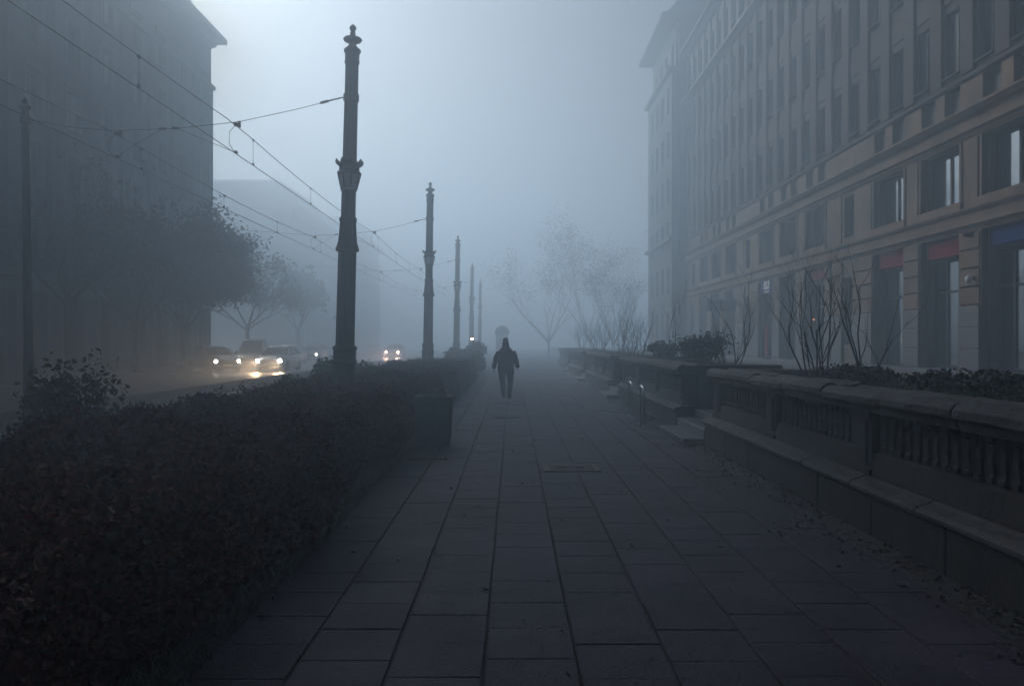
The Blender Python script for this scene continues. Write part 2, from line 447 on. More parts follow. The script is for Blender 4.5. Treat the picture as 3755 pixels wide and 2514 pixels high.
for n, (a, b) in enumerate(SECT):
    w = empty('balustrade_wall', (3.4, a, 0))
    tag(w, sect_lab[n], 'stone wall', 'balustrade walls along the pavement')
    off = Vector((-3.4, -a, 0))
    def put(mb, name, m, bevel=0):
        return mb.build(name, m, w, loc=off, bevel=bevel)
    npl = 7
    for i in range(npl):
        y0 = a + i*(b-a)/npl; y1 = a + (i+1)*(b-a)/npl - .012
        dx = rnd.uniform(-.008, .008); dz = rnd.uniform(-.006, .004)
        put(MB().extrude_y([(x+dx, z) for x, z in plinth_prof], y0, y1), 'plinth_stone', M_wall_stone, .012)
        y0 += .4*(i > 0); y1 += .4 if i < npl-1 else 0
        lp = [(x+dx*1.4, z+(dz if z > .34 else 0)) for x, z in ledge_prof]
        put(MB().rings([[(x+rnd.uniform(-.005,.005)*(x < 3.3), yy, z+rnd.uniform(-.004,.004)*(x < 3.25)) for x, z in lp] for yy in np.linspace(y0-.03*(i == 0), y1+.03*(i == npl-1), 7)]), 'ledge_stone', M_cap_stone, .006)
    put(MB().box(3.20, 3.58, a+.01, b-.01, .0, .40), 'core', M_wall_stone)
    put(MB().box(3.385, 3.58, a+.02, b-.02, .47, 1.055), 'backing_panel', M_wall_stone)
    put(MB().extrude_y([(3.29,.47),(3.44,.47),(3.44,.70),(3.40,.70),(3.33,.67)], a+.05, b-.05), 'base_course', M_wall_stone)
    npier = 4
    ln = b - a
    centers = [a+.24 + i*(ln-.48)/(npier-1) for i in range(npier)]
    for c in centers:
        pb = MB().box(3.305, 3.43, c-.20, c+.20, .472, 1.054)
        pier = put(pb, 'pier', M_wall_stone, .008)
        MB().box(3.28, 3.304, c-.125, c+.125, .58, .98).build('raised_panel', M_wall_stone, pier)
        MB().box(3.275, 3.42, c-.22, c+.22, .472, .53).build('foot', M_wall_stone, pier)
        MB().box(3.275, 3.42, c-.22, c+.22, 1.01, 1.053).build('head', M_wall_stone, pier)
    if n >= 1:
        for p in range(npier-1):
            y0, y1 = centers[p]+.27, centers[p+1]-.27
            cnt = 15 if n < 4 else 12
            for i in range(cnt):
                link('baluster', bal_me, w, (3.40-3.4, y0 + (i+.5)*(y1-y0)/cnt - a, 0))
    # capstones, each a block with its own little offset
    nc = 7
    for i in range(nc):
        y0 = a-.06 + i*(ln+.12)/nc; y1 = a-.06 + (i+1)*(ln+.12)/nc - .008
        dz = rnd.uniform(-.012, .012); dx = rnd.uniform(-.014, .014)
        prof = [(x+dx+rnd.uniform(-.004,.004), z+(dz if z > 1.06 else 0)) for x, z in cap_prof]
        put(MB().rings([[(x+rnd.uniform(-.006,.006), yy, z+rnd.uniform(-.006,.006)*(z > 1.06)) for x, z in prof] for yy in np.linspace(y0, y1, 9)]), 'capstone', M_cap_stone, .006)
    # return walls flanking the steps
    for yy, s in ((a, 1), (b, -1)):
        q0, q1 = (yy+.02, yy+.32) if s > 0 else (yy-.32, yy-.02)
        put(MB().box(3.62, 5.2, q0, q1, -.02, .34), 'return_plinth', M_wall_stone)
        put(MB().box(3.60, 5.18, q0-.045, q1+.045, .342, .43), 'return_ledge', M_cap_stone, .02)
        put(MB().box(3.62, 5.15, q0+.06, q1-.06, .432, 1.07), 'return_panel', M_wall_stone)
        put(MB().box(3.62, 5.22, q0-.05, q1+.05, 1.072, 1.25), 'return_cap', M_cap_stone, .03)
# steps in the openings
step_lab = ['granite steps in the nearest opening beside the steel hoops', 'granite steps in the second opening of the balustrade', 'granite steps in the third opening of the balustrade', 'granite steps in the farthest opening of the balustrade']
for n in range(1, 5):
    y0, y1 = SECT[n][1]+.06, SECT[n+1][0]-.06
    st = empty('stone_steps', (2.82, (y0+y1)/2, 0)); tag(st, step_lab[n-1], 'steps', 'flights of steps through the balustrade')
    h = (y1-y0)/2
    for i in range(6):
        ex = .0 if i == 0 else .02
        MB().box(.0+i*.345, .0+i*.345+.40, -h+ex, h-ex, -.02, .095+i*.155).build('step', M_step, st, bevel=.012)

# litter of leaves and grit along the foot of the wall
pts = []
for i in range(3800):
    yy = 4.5 + 30*rnd.random()**1.7
    xx = 3.13 - abs(rnd.gauss(0, .16+.22*max(0, math.sin(yy*1.9)+.4*math.sin(yy*5.1)))) - .02
    pts.append((xx, yy, .016+rnd.random()*.012))
o = link('fallen_leaves', leaf_mesh('fallen_leaves', pts, .024, M_litter, flat=.8)); tag(o, 'fallen leaves strewn along the foot of the stone wall', 'leaves', kind='stuff')
pts = [(rnd.uniform(-1.5, 2.8), 4+26*rnd.random()**1.5, .018) for i in range(380)] + [(-1.5-abs(rnd.gauss(0,.2)), 4+32*rnd.random(), .02) for i in range(1200)]
o = link('scattered_leaves', leaf_mesh('scattered_leaves', pts, .024, M_litter, flat=.9)); tag(o, 'odd fallen leaves scattered over the pavement', 'leaves', kind='stuff')

# ------------------------------------------------------------------ buildings
def wall_with_holes(y0, y1, z0, z1, holes, x0, x1):
    """solid wall between y0..y1, z0..z1 (slab x0..x1) leaving rectangular holes (ya,yb,za,zb)"""
    b = MB()
    zs = sorted({z0, z1, *[h[2] for h in holes], *[h[3] for h in holes]})
    zs = [z for z in zs if z0 <= z <= z1]
    for za, zb in zip(zs[:-1], zs[1:]):
        zm = (za+zb)/2
        hh = sorted([(h[0], h[1]) for h in holes if h[2] < zm < h[3]])
        cur = y0
        for (p, q) in hh:
            if p > cur: b.box(x0, x1, cur, p, za, zb)
            cur = max(cur, q)
        if cur < y1: b.box(x0, x1, cur, y1, za, zb)
    return b

_wm = {}
def window(parent, y0, y1, z0, z1, x, side, fm, pm, mull=1, trans=0, sill=True, depth=.20, fr=.06, origin=(0,0,0)):
    """window in a facade plane x; side=+1: the street lies towards -x (right building), -1: towards +x"""
    w, h = round(y1-y0, 3), round(z1-z0, 3)
    key = (w, h, mull, trans, fm.name, fr, side)
    if key not in _wm:
        b = MB()
        b.box(-.04, .04, 0, w, 0, fr); b.box(-.04, .04, 0, w, h-fr, h)
        b.box(-.04, .04, 0, fr, fr, h-fr); b.box(-.04, .04, w-fr, w, fr, h-fr)
        for i in range(mull):
            c = w*(i+1)/(mull+1); b.box(-.035, .035, c-fr*.55, c+fr*.55, fr, h-fr)
        if trans:
            segs = [fr] + [w*(i+1)/(mull+1) for i in range(mull)] + [w-fr]
            for p, q in zip(segs[:-1], segs[1:]):
                b.box(-.033, .033, p+fr*.56*(p>fr), q-fr*.56*(q<w-fr), h*.70-fr*.4, h*.70+fr*.4)
        p = MB().box(-.008, .008, fr*.5, w-fr*.5, fr*.5, h-fr*.5)
        sl = MB().box(-.30, 0.03, -.03, w+.03, -.035, 0) if side > 0 else MB().box(-.03, .30, -.03, w+.03, -.035, 0)
        _wm[key] = (b.mesh('window', fm), p.mesh('pane'), sl.mesh('sill', M_sill))
    fme, pme, sme = _wm[key]
    ox, oy, oz = origin
    o = link('window', fme, parent, (x + side*depth - ox, y0-oy, z0-oz))
    pk = (key, pm.name)
    if pk not in _wm:
        m2 = pme.copy(); m2.materials.clear(); m2.materials.append(pm); _wm[pk] = m2
    link('pane', _wm[pk], o, (side*.012, 0, 0))
    if sill: link('sill', sme, o, (0, 0, -.001))
    return o

# --- the long building on the right
FX = 12.5
BY0, BY1 = 15.0, 61.3
B = empty('apartment_building', (FX, BY0, 0.9))
tag(B, 'long dark brick apartment building with sandstone shop floors on the right', 'building')
BO = Vector((-FX, -BY0, -0.9))
def bput(mb, name, m, parent=B, bevel=0):
    return mb.build(name, m, parent, loc=BO if parent is B else None, bevel=bevel)
wide, narrow = [], []
for k in range(-1, 3):
    for i in range(3):
        y0 = 20.4 + 3.4*i + 13.65*k
        if y0 > BY0+.5: wide.append((y0, y0+2.25, k, i))
    ny = 31.25 + 13.65*k
    if ny+1 < BY1 and ny > BY0: narrow.append((ny, ny+.92))
gf, mz, up = [], [], []
for (p, q, k, i) in wide:
    gf.append((p, q, .9, 4.72)); mz.append((p, q, 5.60, 7.22))
for (p, q) in narrow:
    mz.append((p, q, 5.60, 7.10)); gf.append((p, q, 1.6, 4.1))
pairs = []
for (p, q, k, i) in wide: pairs += [(p+.02, p+.86), (p+1.42, p+2.26)]
attic_open = list(pairs)
uw = [(20.42+1.70625*j, 21.26+1.70625*j) for j in range(-3, 24)]
uw = [(p, q) for p, q in uw if p > BY0+.3 and q < BY1-.3]
rows = [(9.25, 11.15), (12.55, 14.45), (16.0, 17.9)]
for (za, zb) in rows:
    for (p, q) in uw: up.append((p, q, za, zb))
for (p, q) in uw: up.append((p, q, 19.7, 21.2))
bput(wall_with_holes(BY0, BY1, .9, 4.74, gf, FX, FX+.6), 'ground_floor_wall', M_sand)
bput(wall_with_holes(BY0, BY1, 5.33, 7.24, mz, FX, FX+.6), 'mezzanine_wall', M_sand)
bput(wall_with_holes(BY0, BY1, 9.06, 18.55, [h for h in up if h[2] < 19], FX+.05, FX+.6), 'brick_wall', M_brick)
bput(wall_with_holes(BY0, BY1, 18.95, 22.0, [h for h in up if h[2] > 19], FX+.05, FX+.6), 'top_storey_wall', M_attic)
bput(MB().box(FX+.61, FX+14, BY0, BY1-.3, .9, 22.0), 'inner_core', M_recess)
bput(MB().box(FX+.05, FX+14, BY1-.29, BY1, .9, 22.0), 'gable_wall', M_attic)
# string courses and cornices: moulded profiles
def course(prof, name, m):
    return bput(MB().extrude_y([(FX+x, z) for x, z in prof], BY0-.05, BY1+.05), name, m)
course([(.6,4.742),(-.02,4.742),(-.05,4.80),(-.14,4.86),(-.14,4.90),(-.04,4.93),(-.04,5.20),(-.10,5.22),(-.16,5.29),(-.16,5.328),(.6,5.328)], 'string_course', M_sand)
course([(.6,7.242),(-.05,7.242),(-.10,7.30),(-.10,7.36),(-.20,7.40),(-.20,7.50),(-.12,7.52),(-.12,7.78),(-.24,7.80),(-.36,7.92),(-.36,7.98),(-.05,8.01),(.6,8.01)], 'cornice', M_sand)
course([(.6,8.012),(.20,8.012),(.20,8.84),(.6,8.84)], 'attic_recess', M_recess)
course([(.6,8.842),(-.02,8.842),(-.10,8.90),(-.10,9.00),(0.0,9.056),(.6,9.056)], 'attic_moulding', M_brick)
course([(.6,18.552),(-.05,18.552),(-.15,18.62),(-.22,18.72),(-.40,18.78),(-.40,18.92),(-.05,18.948),(.6,18.948)], 'eaves_moulding', M_trim)
course([(.8,22.0),(-.10,22.0),(-.30,22.2),(-.55,22.25),(-.55,22.4),(.8,22.6)], 'roof_cornice', M_trim)
bput(MB().extrude_y([(FX-.2,22.605),(FX+14,22.605),(FX+10,25.5),(FX+3,25.5)], BY0, BY1), 'roof', M_roof)
# attic panels between the small dark openings
cur = BY0
for (p, q) in pairs + [(BY1, BY1)]:
    if p - cur > .05:
        bput(MB().box(FX-.015, FX+.199, cur+.002, p, 8.014, 8.838), 'attic_panel', M_block, bevel=.015)
    cur = q
# rusticated blocks on the ground floor piers
cur = BY0
for (p, q, a, b) in sorted(gf) + [(BY1, BY1, 0, 0)]:
    if p - cur > .4:
        for i in range(4):
            zb = 2.70 + i*.505
            bput(MB().box(FX-.09, FX-.001, cur+.06, p-.06, zb, zb+.455), 'rusticated_block', M_block, bevel=.02)
        for i in range(3):
            zb = .92 + i*.59
            bput(MB().box(FX-.11, FX-.001, cur+.05, p-.05, zb, zb+.57), 'granite_block', M_dado, bevel=.015)
    cur = q
# brick piers between the windows and flat pilasters on the mezzanine
cur = BY0
for (p, q) in uw + [(BY1, BY1)]:
    if p - cur > .3:
        bput(MB().box(FX-.07, FX+.049, cur+.10, p-.10, 9.062, 18.548), 'brick_pier', M_brick, bevel=.01)
        bput(MB().box(FX-.05, FX+.049, cur+.12, p-.12, 18.955, 21.99), 'attic_pier', M_attic, bevel=.01)
    cur = q
cur = BY0
for (p, q, a, b) in sorted(mz) + [(BY1, BY1, 0, 0)]:
    if p - cur > .7:
        bput(MB().box(FX-.045, FX-.001, cur+.22, p-.22, 5.335, 7.235), 'pilaster', M_block, bevel=.008)
    cur = q
for (za, zb) in rows:
    for (p, q) in uw:
        bput(MB().box(FX+.0, FX+.049, p-.05, q+.05, zb+.25, zb+.95 if za < 16 else zb+.5), 'spandrel', M_brick, bevel=.01)
# stepped stone surrounds round the big openings
for (p, q, k, i) in wide:
    for (za, zb) in ((5.60, 7.22), (.92, 4.70)):
        s = MB()
        s.box(FX-.05, FX+.10, q, q+.10, za-.02, zb+.0)
        s.box(FX-.05, FX+.10, p-.10, p, za-.02, zb+.0)
        s.box(FX-.051, FX+.10, p-.10, q+.10, zb+.001, zb+.018)
        s.box(FX+.12, FX+.30, q-.07, q, za, zb)
        s.box(FX+.12, FX+.30, p, p+.07, za, zb)
        bput(s, 'surround', M_sand)
    bput(MB().box(FX-.10, FX-.002, p-.16, q+.16, 5.335, 5.56), 'apron_stone', M_block, bevel=.015)
for j, (p, q, k, i) in enumerate(wide):
    window(B, p+.08, q-.08, 5.60, 7.20, FX, 1, M_frame_dark, M_glass, mull=1, depth=.34, fr=.08, origin=(FX, BY0, .9))
    window(B, p+.08, q-.08, .92, 4.12, FX, 1, M_frame_dark, M_glass, mull=2, trans=1, depth=.40, fr=.09, sill=False, origin=(FX, BY0, .9))
    bput(MB().box(FX+.30, FX+.5, p+.08, q-.08, 4.125, 4.70), 'fascia', M_recess)
for (p, q) in narrow:
    window(B, p, q, 5.60, 7.10, FX, 1, M_frame_dark, M_glass, mull=0, depth=.30, origin=(FX, BY0, .9))
    window(B, p, q, 1.6, 4.1, FX, 1, M_frame_dark, M_glass, mull=0, trans=1, depth=.30, origin=(FX, BY0, .9))
for (p, q, za, zb) in up:
    blind = (46.5 < p < 52.5 and 12 < za < 13) or rnd.random() < .13
    window(B, p, q, za, zb, FX+.05, 1, M_frame_pale if rnd.random() < .25 else M_frame_dark, M_blind if blind else M_glass, mull=1, trans=0, depth=.16 if rnd.random() < .7 else .10, fr=.055, origin=(FX, BY0, .9))
for yy in (61.0, 33.3):
    bput(MB().tube([(FX-.10, yy, 1.0), (FX-.10, yy, 4.7)], .06, 8), 'downpipe', M_sill)
    bput(MB().tube([(FX-.04, yy, 9.1), (FX-.04, yy, 18.5)], .06, 8), 'downpipe', M_sill)
# balcony-like white bay trim at the far corner
for z in (9.2, 12.5, 15.9):
    bput(MB().box(FX-.12, FX+.04, 60.3, 60.45, z, z+2.4), 'corner_trim', M_trim)
# shop signs
def sign(label, y0, y1, z0, z1, m, x=FX+.18):
    o = empty('shop_sign', (x, (y0+y1)/2, z0)); tag(o, label, 'shop sign')
    h = (y1-y0)/2
    MB().box(-.06, .115, -h, h, 0, z1-z0).build('panel', m, o, bevel=.01)
    return o
sign('blue shop sign over the wide window at the right edge', 20.5, 22.55, 4.22, 4.69, M_blue)
sign('red shop sign over the second shop window from the right', 23.9, 25.95, 4.15, 4.69, M_red)
sign('red shop sign over the third shop window from the right', 27.3, 29.35, 4.15, 4.69, M_red)
sign('dull red shop sign half hidden behind bare shrub branches', 34.15, 36.2, 4.25, 4.69, M_red)
o = sign('blue shop sign with a white square logo', 40.95, 43.0, 4.05, 4.72, M_blue, FX+.05)
lg = MB().box(-.075, -.062, -.45, .45, .22, .62).build('white_square', M_white, o)
MB().box(-.082, -.0755, .12, .22, .26, .58).build('orange_bar', M_orange, lg)
MB().box(-.082, -.0755, -.22, -.08, .34, .56).build('blue_bar', M_blue, lg)
for i in range(4): MB().box(-.07, -.062, -.36+i*.19, -.22+i*.19, .06, .15).build('letter', M_white, o)
# dark projecting board
o = empty('projecting_sign', (FX-.02, 46.6, 3.35)); tag(o, 'dark slate board sign jutting out from the stone facade', 'sign')
MB().box(-1.9, -.3, -.06, .06, 0, .62).build('board', M_darksign, o, bevel=.02)
for xx in (-.3,): MB().tube([(xx, 0, .5), (0, 0, .5)], .02).build('bracket', M_iron, o); MB().tube([(xx, 0, .12), (0, 0, .12)], .02).build('bracket', M_iron, o)
for i in range(7): MB().box(-1.72+i*.19, -1.6+i*.19, -.068, -.061, .24, .40).build('letter', M_frame_pale, o)
# small wall lamp and camera
o = empty('wall_lamp', (FX-.1, 22.95, 3.4)); tag(o, 'small white wall lamp on the stone pier between red and blue signs', 'wall lamp')
MB().box(-.05, 0, -.05, .05, -.05, .05).build('backplate', M_iron, o)
MB().lathe([(.02,-.14),(.06,-.12),(.085,-.05),(.085,.03),(.03,.08)], 12, c=(-.14, 0)).build('globe', M_white, o, True)
MB().tube([(-.05,0,.0),(-.14,0,.06)], .015).build('arm', M_iron, o)
o = empty('security_camera', (FX-.1, 22.8, 4.55)); tag(o, 'small dark security camera below the string course near the blue sign', 'camera')
MB().tube([(0,0,.1),(-.16,0,.05)], .02).build('bracket', M_iron, o)
MB().box(-.36, -.1, -.06, .06, -.06, .05).build('housing', M_iron, o, bevel=.02)
o = empty('lit_sign', (FX-.02, 35.2, 2.55)); tag(o, 'tiny orange lit sign glowing behind the bare shrub branches', 'sign')
MB().box(-.06, 0, -.16, .16, 0, .12).build('case', M_iron, o); MB().box(-.068, -.061, -.13, .13, .03, .09).build('lit_face', mat('lit_orange', (1, .4, .1), .4, emit=(1, .33, .06), estr=1.0), o)
# little red lit thing and poster stands by the shops
o = empty('advertising_banner', (FX-.9, 39.0, .9)); tag(o, 'narrow red advertising banner standing by the shop doors', 'banner')
MB().box(-.02, .02, -.22, .22, .08, 1.5).build('cloth', M_red, o); MB().box(-.12, .12, -.2, .2, 0, .06).build('foot', M_iron, o)

# --- tower block beyond it
TX, TY, TL = 11.5, 61.7, 10.7
T = empty('tower_building', (TX, TY, 0)); tag(T, 'tall corner block with wide overhanging eaves fading into fog on the right', 'building')
th = [(.9+2.4*i, 1.9+2.4*i, 2+3.3*j, 3.9+3.3*j) for i in range(4) for j in range(6)]
wall_with_holes(0, TL, 0, 21.2, th, 0, .5).build('side_wall', M_tower, T)
th2 = [(1.0+2.4*i, 2.0+2.4*i, 21.9, 23.6) for i in range(4)]
wall_with_holes(.2, TL-.35, 21.55, 24.9, th2, .35, .8).build('upper_side_wall', M_tower, T)
MB().box(.51, 14, -.3, 0.0, 0, 24.9).build('front_wall', M_tower, T)
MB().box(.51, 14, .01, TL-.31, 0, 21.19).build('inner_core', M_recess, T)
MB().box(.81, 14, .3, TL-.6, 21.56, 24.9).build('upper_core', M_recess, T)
MB().box(.51, 14, TL-.3, TL-.001, 0, 21.19).build('end_wall', M_tower, T)
MB().box(.81, 14, TL-.59, TL-.36, 21.56, 24.89).build('upper_end_wall', M_tower, T)
for (p, q, za, zb) in th: window(T, p, q, za, zb, 0, 1, M_frame_pale, M_glass)
for (p, q, za, zb) in th2: window(T, p, q, za, zb, .35, 1, M_frame_pale, M_glass)
def tring(prof): return MB().rings([[(-a, -.3, z), (14, -.3, z), (14, TL+a, z), (-a, TL+a, z)] for a, z in prof])
tring(((.02,9.0),(.25,9.05),(.25,9.3),(.02,9.4))).build('string_course', M_trim, T)
tring(((.0,21.201),(.25,21.3),(.32,21.45),(.32,21.5),(-.3,21.549))).build('cornice', M_trim, T)
tring(((-.36,24.901),(.1,25.0),(.6,25.1),(.75,25.2),(.75,25.4),(.3,25.5))).build('eaves', M_trim, T)
tring(((.3,25.501),(-3.2,29.5),(-4.5,30.0))).build('roof', M_roof, T)

# --- unseen block on the right, added to keep light out of the far fog
FB = empty('far_light_blocker', (26.0, 96.0, 0)); tag(FB, 'unseen stone building added behind the corner block to darken the far fog', 'building')
fhh = [(1.5+3.3*i, 2.8+3.3*i, 2+3.3*j, 3.9+3.3*j) for i in range(15) for j in range(6)]
wall_with_holes(0, 52, 0, 23, fhh, 0, .5).build('wall', M_tower, FB)
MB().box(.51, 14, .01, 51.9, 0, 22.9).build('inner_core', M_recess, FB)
for (p, q, za, zb) in fhh[:36]: window(FB, p, q, za, zb, 0, 1, M_frame_dark, M_glass)
MB().extrude_y([(-.6,23.01),(14,23.01),(14,23.5),(-.6,23.5)], -.5, 52.5).build('cornice', M_trim, FB)
MB().extrude_y([(-.2,23.51),(14,23.51),(10,28),(2.5,28)], 0, 52).build('roof', M_roof, FB)

# --- buildings on the left
def left_block(label, x, y0, y1, top, cornice, bays, seedv, portal=True):
    rr = random.Random(seedv)
    L = empty('left_building', (x, y0, 0)); tag(L, label, 'building')
    ln = y1-y0
    holes = []; cols = []
    n = bays; pitch = ln/n
    levels = [(5.6+3.35*j, 7.5+3.35*j) for j in range(int((top-8)/3.35)+1)]
    for i in range(n):
        c = (i+.5)*pitch
        for (za, zb) in levels: holes.append((c-.65, c+.65, za, zb))
        holes.append((c-1.0, c+1.0, .12, 3.9))
    wall_with_holes(0, ln, 0, top, holes, -.5, 0).build('wall', M_grey_plaster, L)
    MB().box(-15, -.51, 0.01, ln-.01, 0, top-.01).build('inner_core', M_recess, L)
    MB().box(-15, -.505, ln-.009, ln, 0, top-.01).build('end_wall', M_grey_plaster, L)
    for i in range(n):
        c = (i+.5)*pitch
        for (za, zb) in levels:
            window(L, c-.65, c+.65, za, zb, 0, -1, M_frame_pale if rr.random() < .7 else M_frame_dark, M_blind if rr.random() < .16 else M_glass, mull=1, trans=1, depth=.2)
            s = MB(); s.box(.001, .07, c-.85, c-.66, za-.12, zb+.15); s.box(.001, .07, c+.66, c+.85, za-.12, zb+.15); s.box(.001, .13, c-.9, c+.9, zb+.151, zb+.33)
            s.build('surround', M_left_trim, L)
        window(L, c-1, c+1, .12, 3.9, 0, -1, M_frame_dark, M_glass, mull=1, trans=1, depth=.35, sill=False, fr=.09)
        if portal:
            s = MB(); s.box(.001, .14, c-1.35, c-1.02, 0, 3.95); s.box(.001, .14, c+1.02, c+1.35, 0, 3.95); s.box(.001, .30, c-1.5, c+1.5, 3.951, 4.35)
            s.build('portal', M_left_trim, L)
    MB().box(0.001, .25, 0, ln, 4.62, 4.95).build('string_course', M_left_trim, L)
    MB().box(0.001, .35, 0, ln, cornice-.25, cornice).build('upper_string_course', M_left_trim, L)
    for i in range(n+1):
        yy = min(max(i*pitch, .25), ln-.25)
        MB().box(.001, .16, yy-.22, yy+.22, 4.951, cornice-.251).build('pilaster', M_grey_plaster, L)
    MB().rings([[(-15, -a, z), (a, -a, z), (a, ln+a, z), (-15, ln+a, z)] for a, z in ((.0,top),(.3,top+.25),(.35,top+.5),(.9,top+.6),(.9,top+.95),(.2,top+1.1))]).build('cornice', M_left_trim, L)
    MB().rings([[(-15, a, z), (-a, a, z), (-a, ln-a, z), (-15, ln-a, z)] for a, z in ((.0,top+1.11),(1.8,top+4.5),(4,top+5.2))]).build('roof', M_roof, L)
    return L
left_block('tall grey building with stone portals behind the autumn trees on the left', -22.2, 27.0, 62.8, 23.2, 20.4, 10, 5)
left_block('second grey building on the left, paler beyond the side street', -29.0, 112.0, 136.0, 18.5, 16.4, 7, 6)
left_block('farthest building on the left, almost lost in fog', -26.0, 146.0, 166.0, 18.5, 16.4, 6, 8)

# ------------------------------------------------------------------ tram poles and overhead wires
def make_pole(label, x, y, tilt, group, lit=True):
    P = empty('tram_pole', (x, y, 0)); P.rotation_euler = (0, R(tilt), 0)
    tag(P, label, 'pole', group)
    pr = P
    if 'base' not in POLE:
        b8 = MB().lathe([(.30,-.02),(.30,.12),(.275,.16),(.275,.85),(.255,.90),(.255,1.22),(.275,1.24),(.275,1.29),(.245,1.33),(.245,1.52),(.262,1.54),(.262,1.585),(.205,1.63)], 8, phase=math.pi/8)
        POLE['base'] = b8.mesh('base', M_iron)
        def flut(prof, n=12, amp=.93):
            b = MB(); sg = n*4
            b.rings([[(r*(1-(1-amp)*(0.5-0.5*math.cos(n*2*math.pi*j/sg)))*math.cos(2*math.pi*j/sg), r*(1-(1-amp)*(0.5-0.5*math.cos(n*2*math.pi*j/sg)))*math.sin(2*math.pi*j/sg), z) for j in range(sg)] for r, z in prof])
            return b
        POLE['lower_shaft'] = flut([(.203,1.58),(.193,3.66)]).mesh('lower_shaft', M_iron)
        POLE['bell'] = MB().lathe([(.19,3.60),(.245,3.62),(.252,3.66),(.235,3.70),(.205,3.80),(.188,3.95),(.178,4.12),(.172,4.24),(.188,4.26),(.188,4.31),(.158,4.34)], 16).mesh('bell', M_iron)
        POLE['upper_shaft'] = flut([(.156,4.30),(.152,5.4),(.140,7.62)]).mesh('upper_shaft', M_iron)
        POLE['collar'] = MB().lathe([(.155,4.88),(.175,4.90),(.175,4.94),(.16,4.97)], 16).mesh('collar', M_iron)
        POLE['lantern_frame'] = MB().lathe([(.17,5.235),(.255,5.25),(.262,5.28),(.22,5.31),(.215,5.40),(.262,5.43),(.27,5.47),(.19,5.50),(.16,5.55)], 8, phase=math.pi/8).mesh('lantern_frame', M_iron)
        lb = MB()
        for j in range(8):
            a = 2*math.pi*j/8+math.pi/8
            lb.tube([(.17*math.cos(a), .17*math.sin(a), 4.93), (.245*math.cos(a), .245*math.sin(a), 5.25)], .012, 4)
        POLE['lantern_bars'] = lb.mesh('lantern_bars', M_iron)
        POLE['lantern_glass'] = MB().lathe([(.160,4.95),(.232,5.24)], 8, phase=math.pi/8).mesh('lantern_glass', M_lamp_glass)
        POLE['crest'] = MB().rings([[(.20,-.035,5.44),(.27,-.04,5.44),(.27,.04,5.44),(.20,.035,5.44)],[(.24,-.03,5.50),(.30,-.03,5.49),(.30,.03,5.49),(.24,.03,5.50)],[(.275,-.006,5.56),(.285,-.006,5.56),(.285,.006,5.56),(.275,.006,5.56)]]).mesh('crest_leaf', M_iron)
        POLE['capital'] = MB().lathe([(.142,7.58),(.158,7.60),(.158,7.64),(.150,7.66),(.152,7.80),(.178,7.84),(.182,7.87),(.16,7.90),(.11,7.94),(.082,7.98),(.080,8.02)], 20).mesh('capital', M_iron)
        POLE['finial'] = MB().lathe([(.080,8.0),(.095,8.03),(.175,8.06),(.200,8.10),(.175,8.135),(.10,8.165),(.062,8.18),(.050,8.215),(.062,8.23),(.055,8.25),(.040,8.265),(.052,8.29),(.072,8.325),(.072,8.36),(.045,8.395),(.012,8.42),(.005,8.44)], 20).mesh('finial', M_iron)
        POLE['clamp'] = MB().lathe([(.15,6.80),(.168,6.80),(.168,6.93),(.15,6.93)], 16).mesh('clamp', M_iron)
    for nm in ('base', 'lower_shaft', 'bell', 'upper_shaft', 'collar', 'clamp', 'capital', 'finial'):
        o = link(nm, POLE[nm], P)
    lan = link('lantern_frame', POLE['lantern_frame'], P)
    link('lantern_glass', POLE['lantern_glass'], lan); link('lantern_bars', POLE['lantern_bars'], lan)
    for j in range(8): link('crest_leaf', POLE['crest'], lan, None, (0, 0, j*math.pi/4+math.pi/8))
    return P
POLE = {}
PY = [18.1, 36.0, 54.2, 73.5, 92.0]
plab = ['tallest nearest ornate iron tram pole rising from the red hedge', 'second ornate tram pole, grey in the fog behind the hedge', 'third ornate tram pole from the camera', 'fourth ornate tram pole, faint in the fog', 'farthest tram pole, barely visible in the fog']
for i, yy in enumerate(PY):
    make_pole(plab[i], -3.60, yy, 1.45 if i == 0 else .85, 'ornate tram poles along the hedge')
llab = ['dim plain tram pole beyond the tracks at the left edge']
pp_me = [MB().lathe([(.13,-.02),(.13,.5),(.11,.55),(.10,1.4),(.09,1.45),(.07,6.55),(.065,6.62)], 14).mesh('shaft', M_iron), MB().lathe([(.065,6.60),(.10,6.63),(.12,6.68),(.05,6.74),(.07,6.79),(.02,6.86)], 14).mesh('cap', M_iron), MB().lathe([(.07,6.34),(.10,6.34),(.10,6.46),(.07,6.46)], 14).mesh('clamp', M_iron)]
for i, yy in enumerate(PY[:1]):
    P = empty('plain_pole', (-10.25, yy, 0)); P.rotation_euler = (0, R(-.8), 0)
    tag(P, llab[i], 'pole')
    for nm, me in zip(('shaft', 'cap', 'clamp'), pp_me): link(nm, me, P)

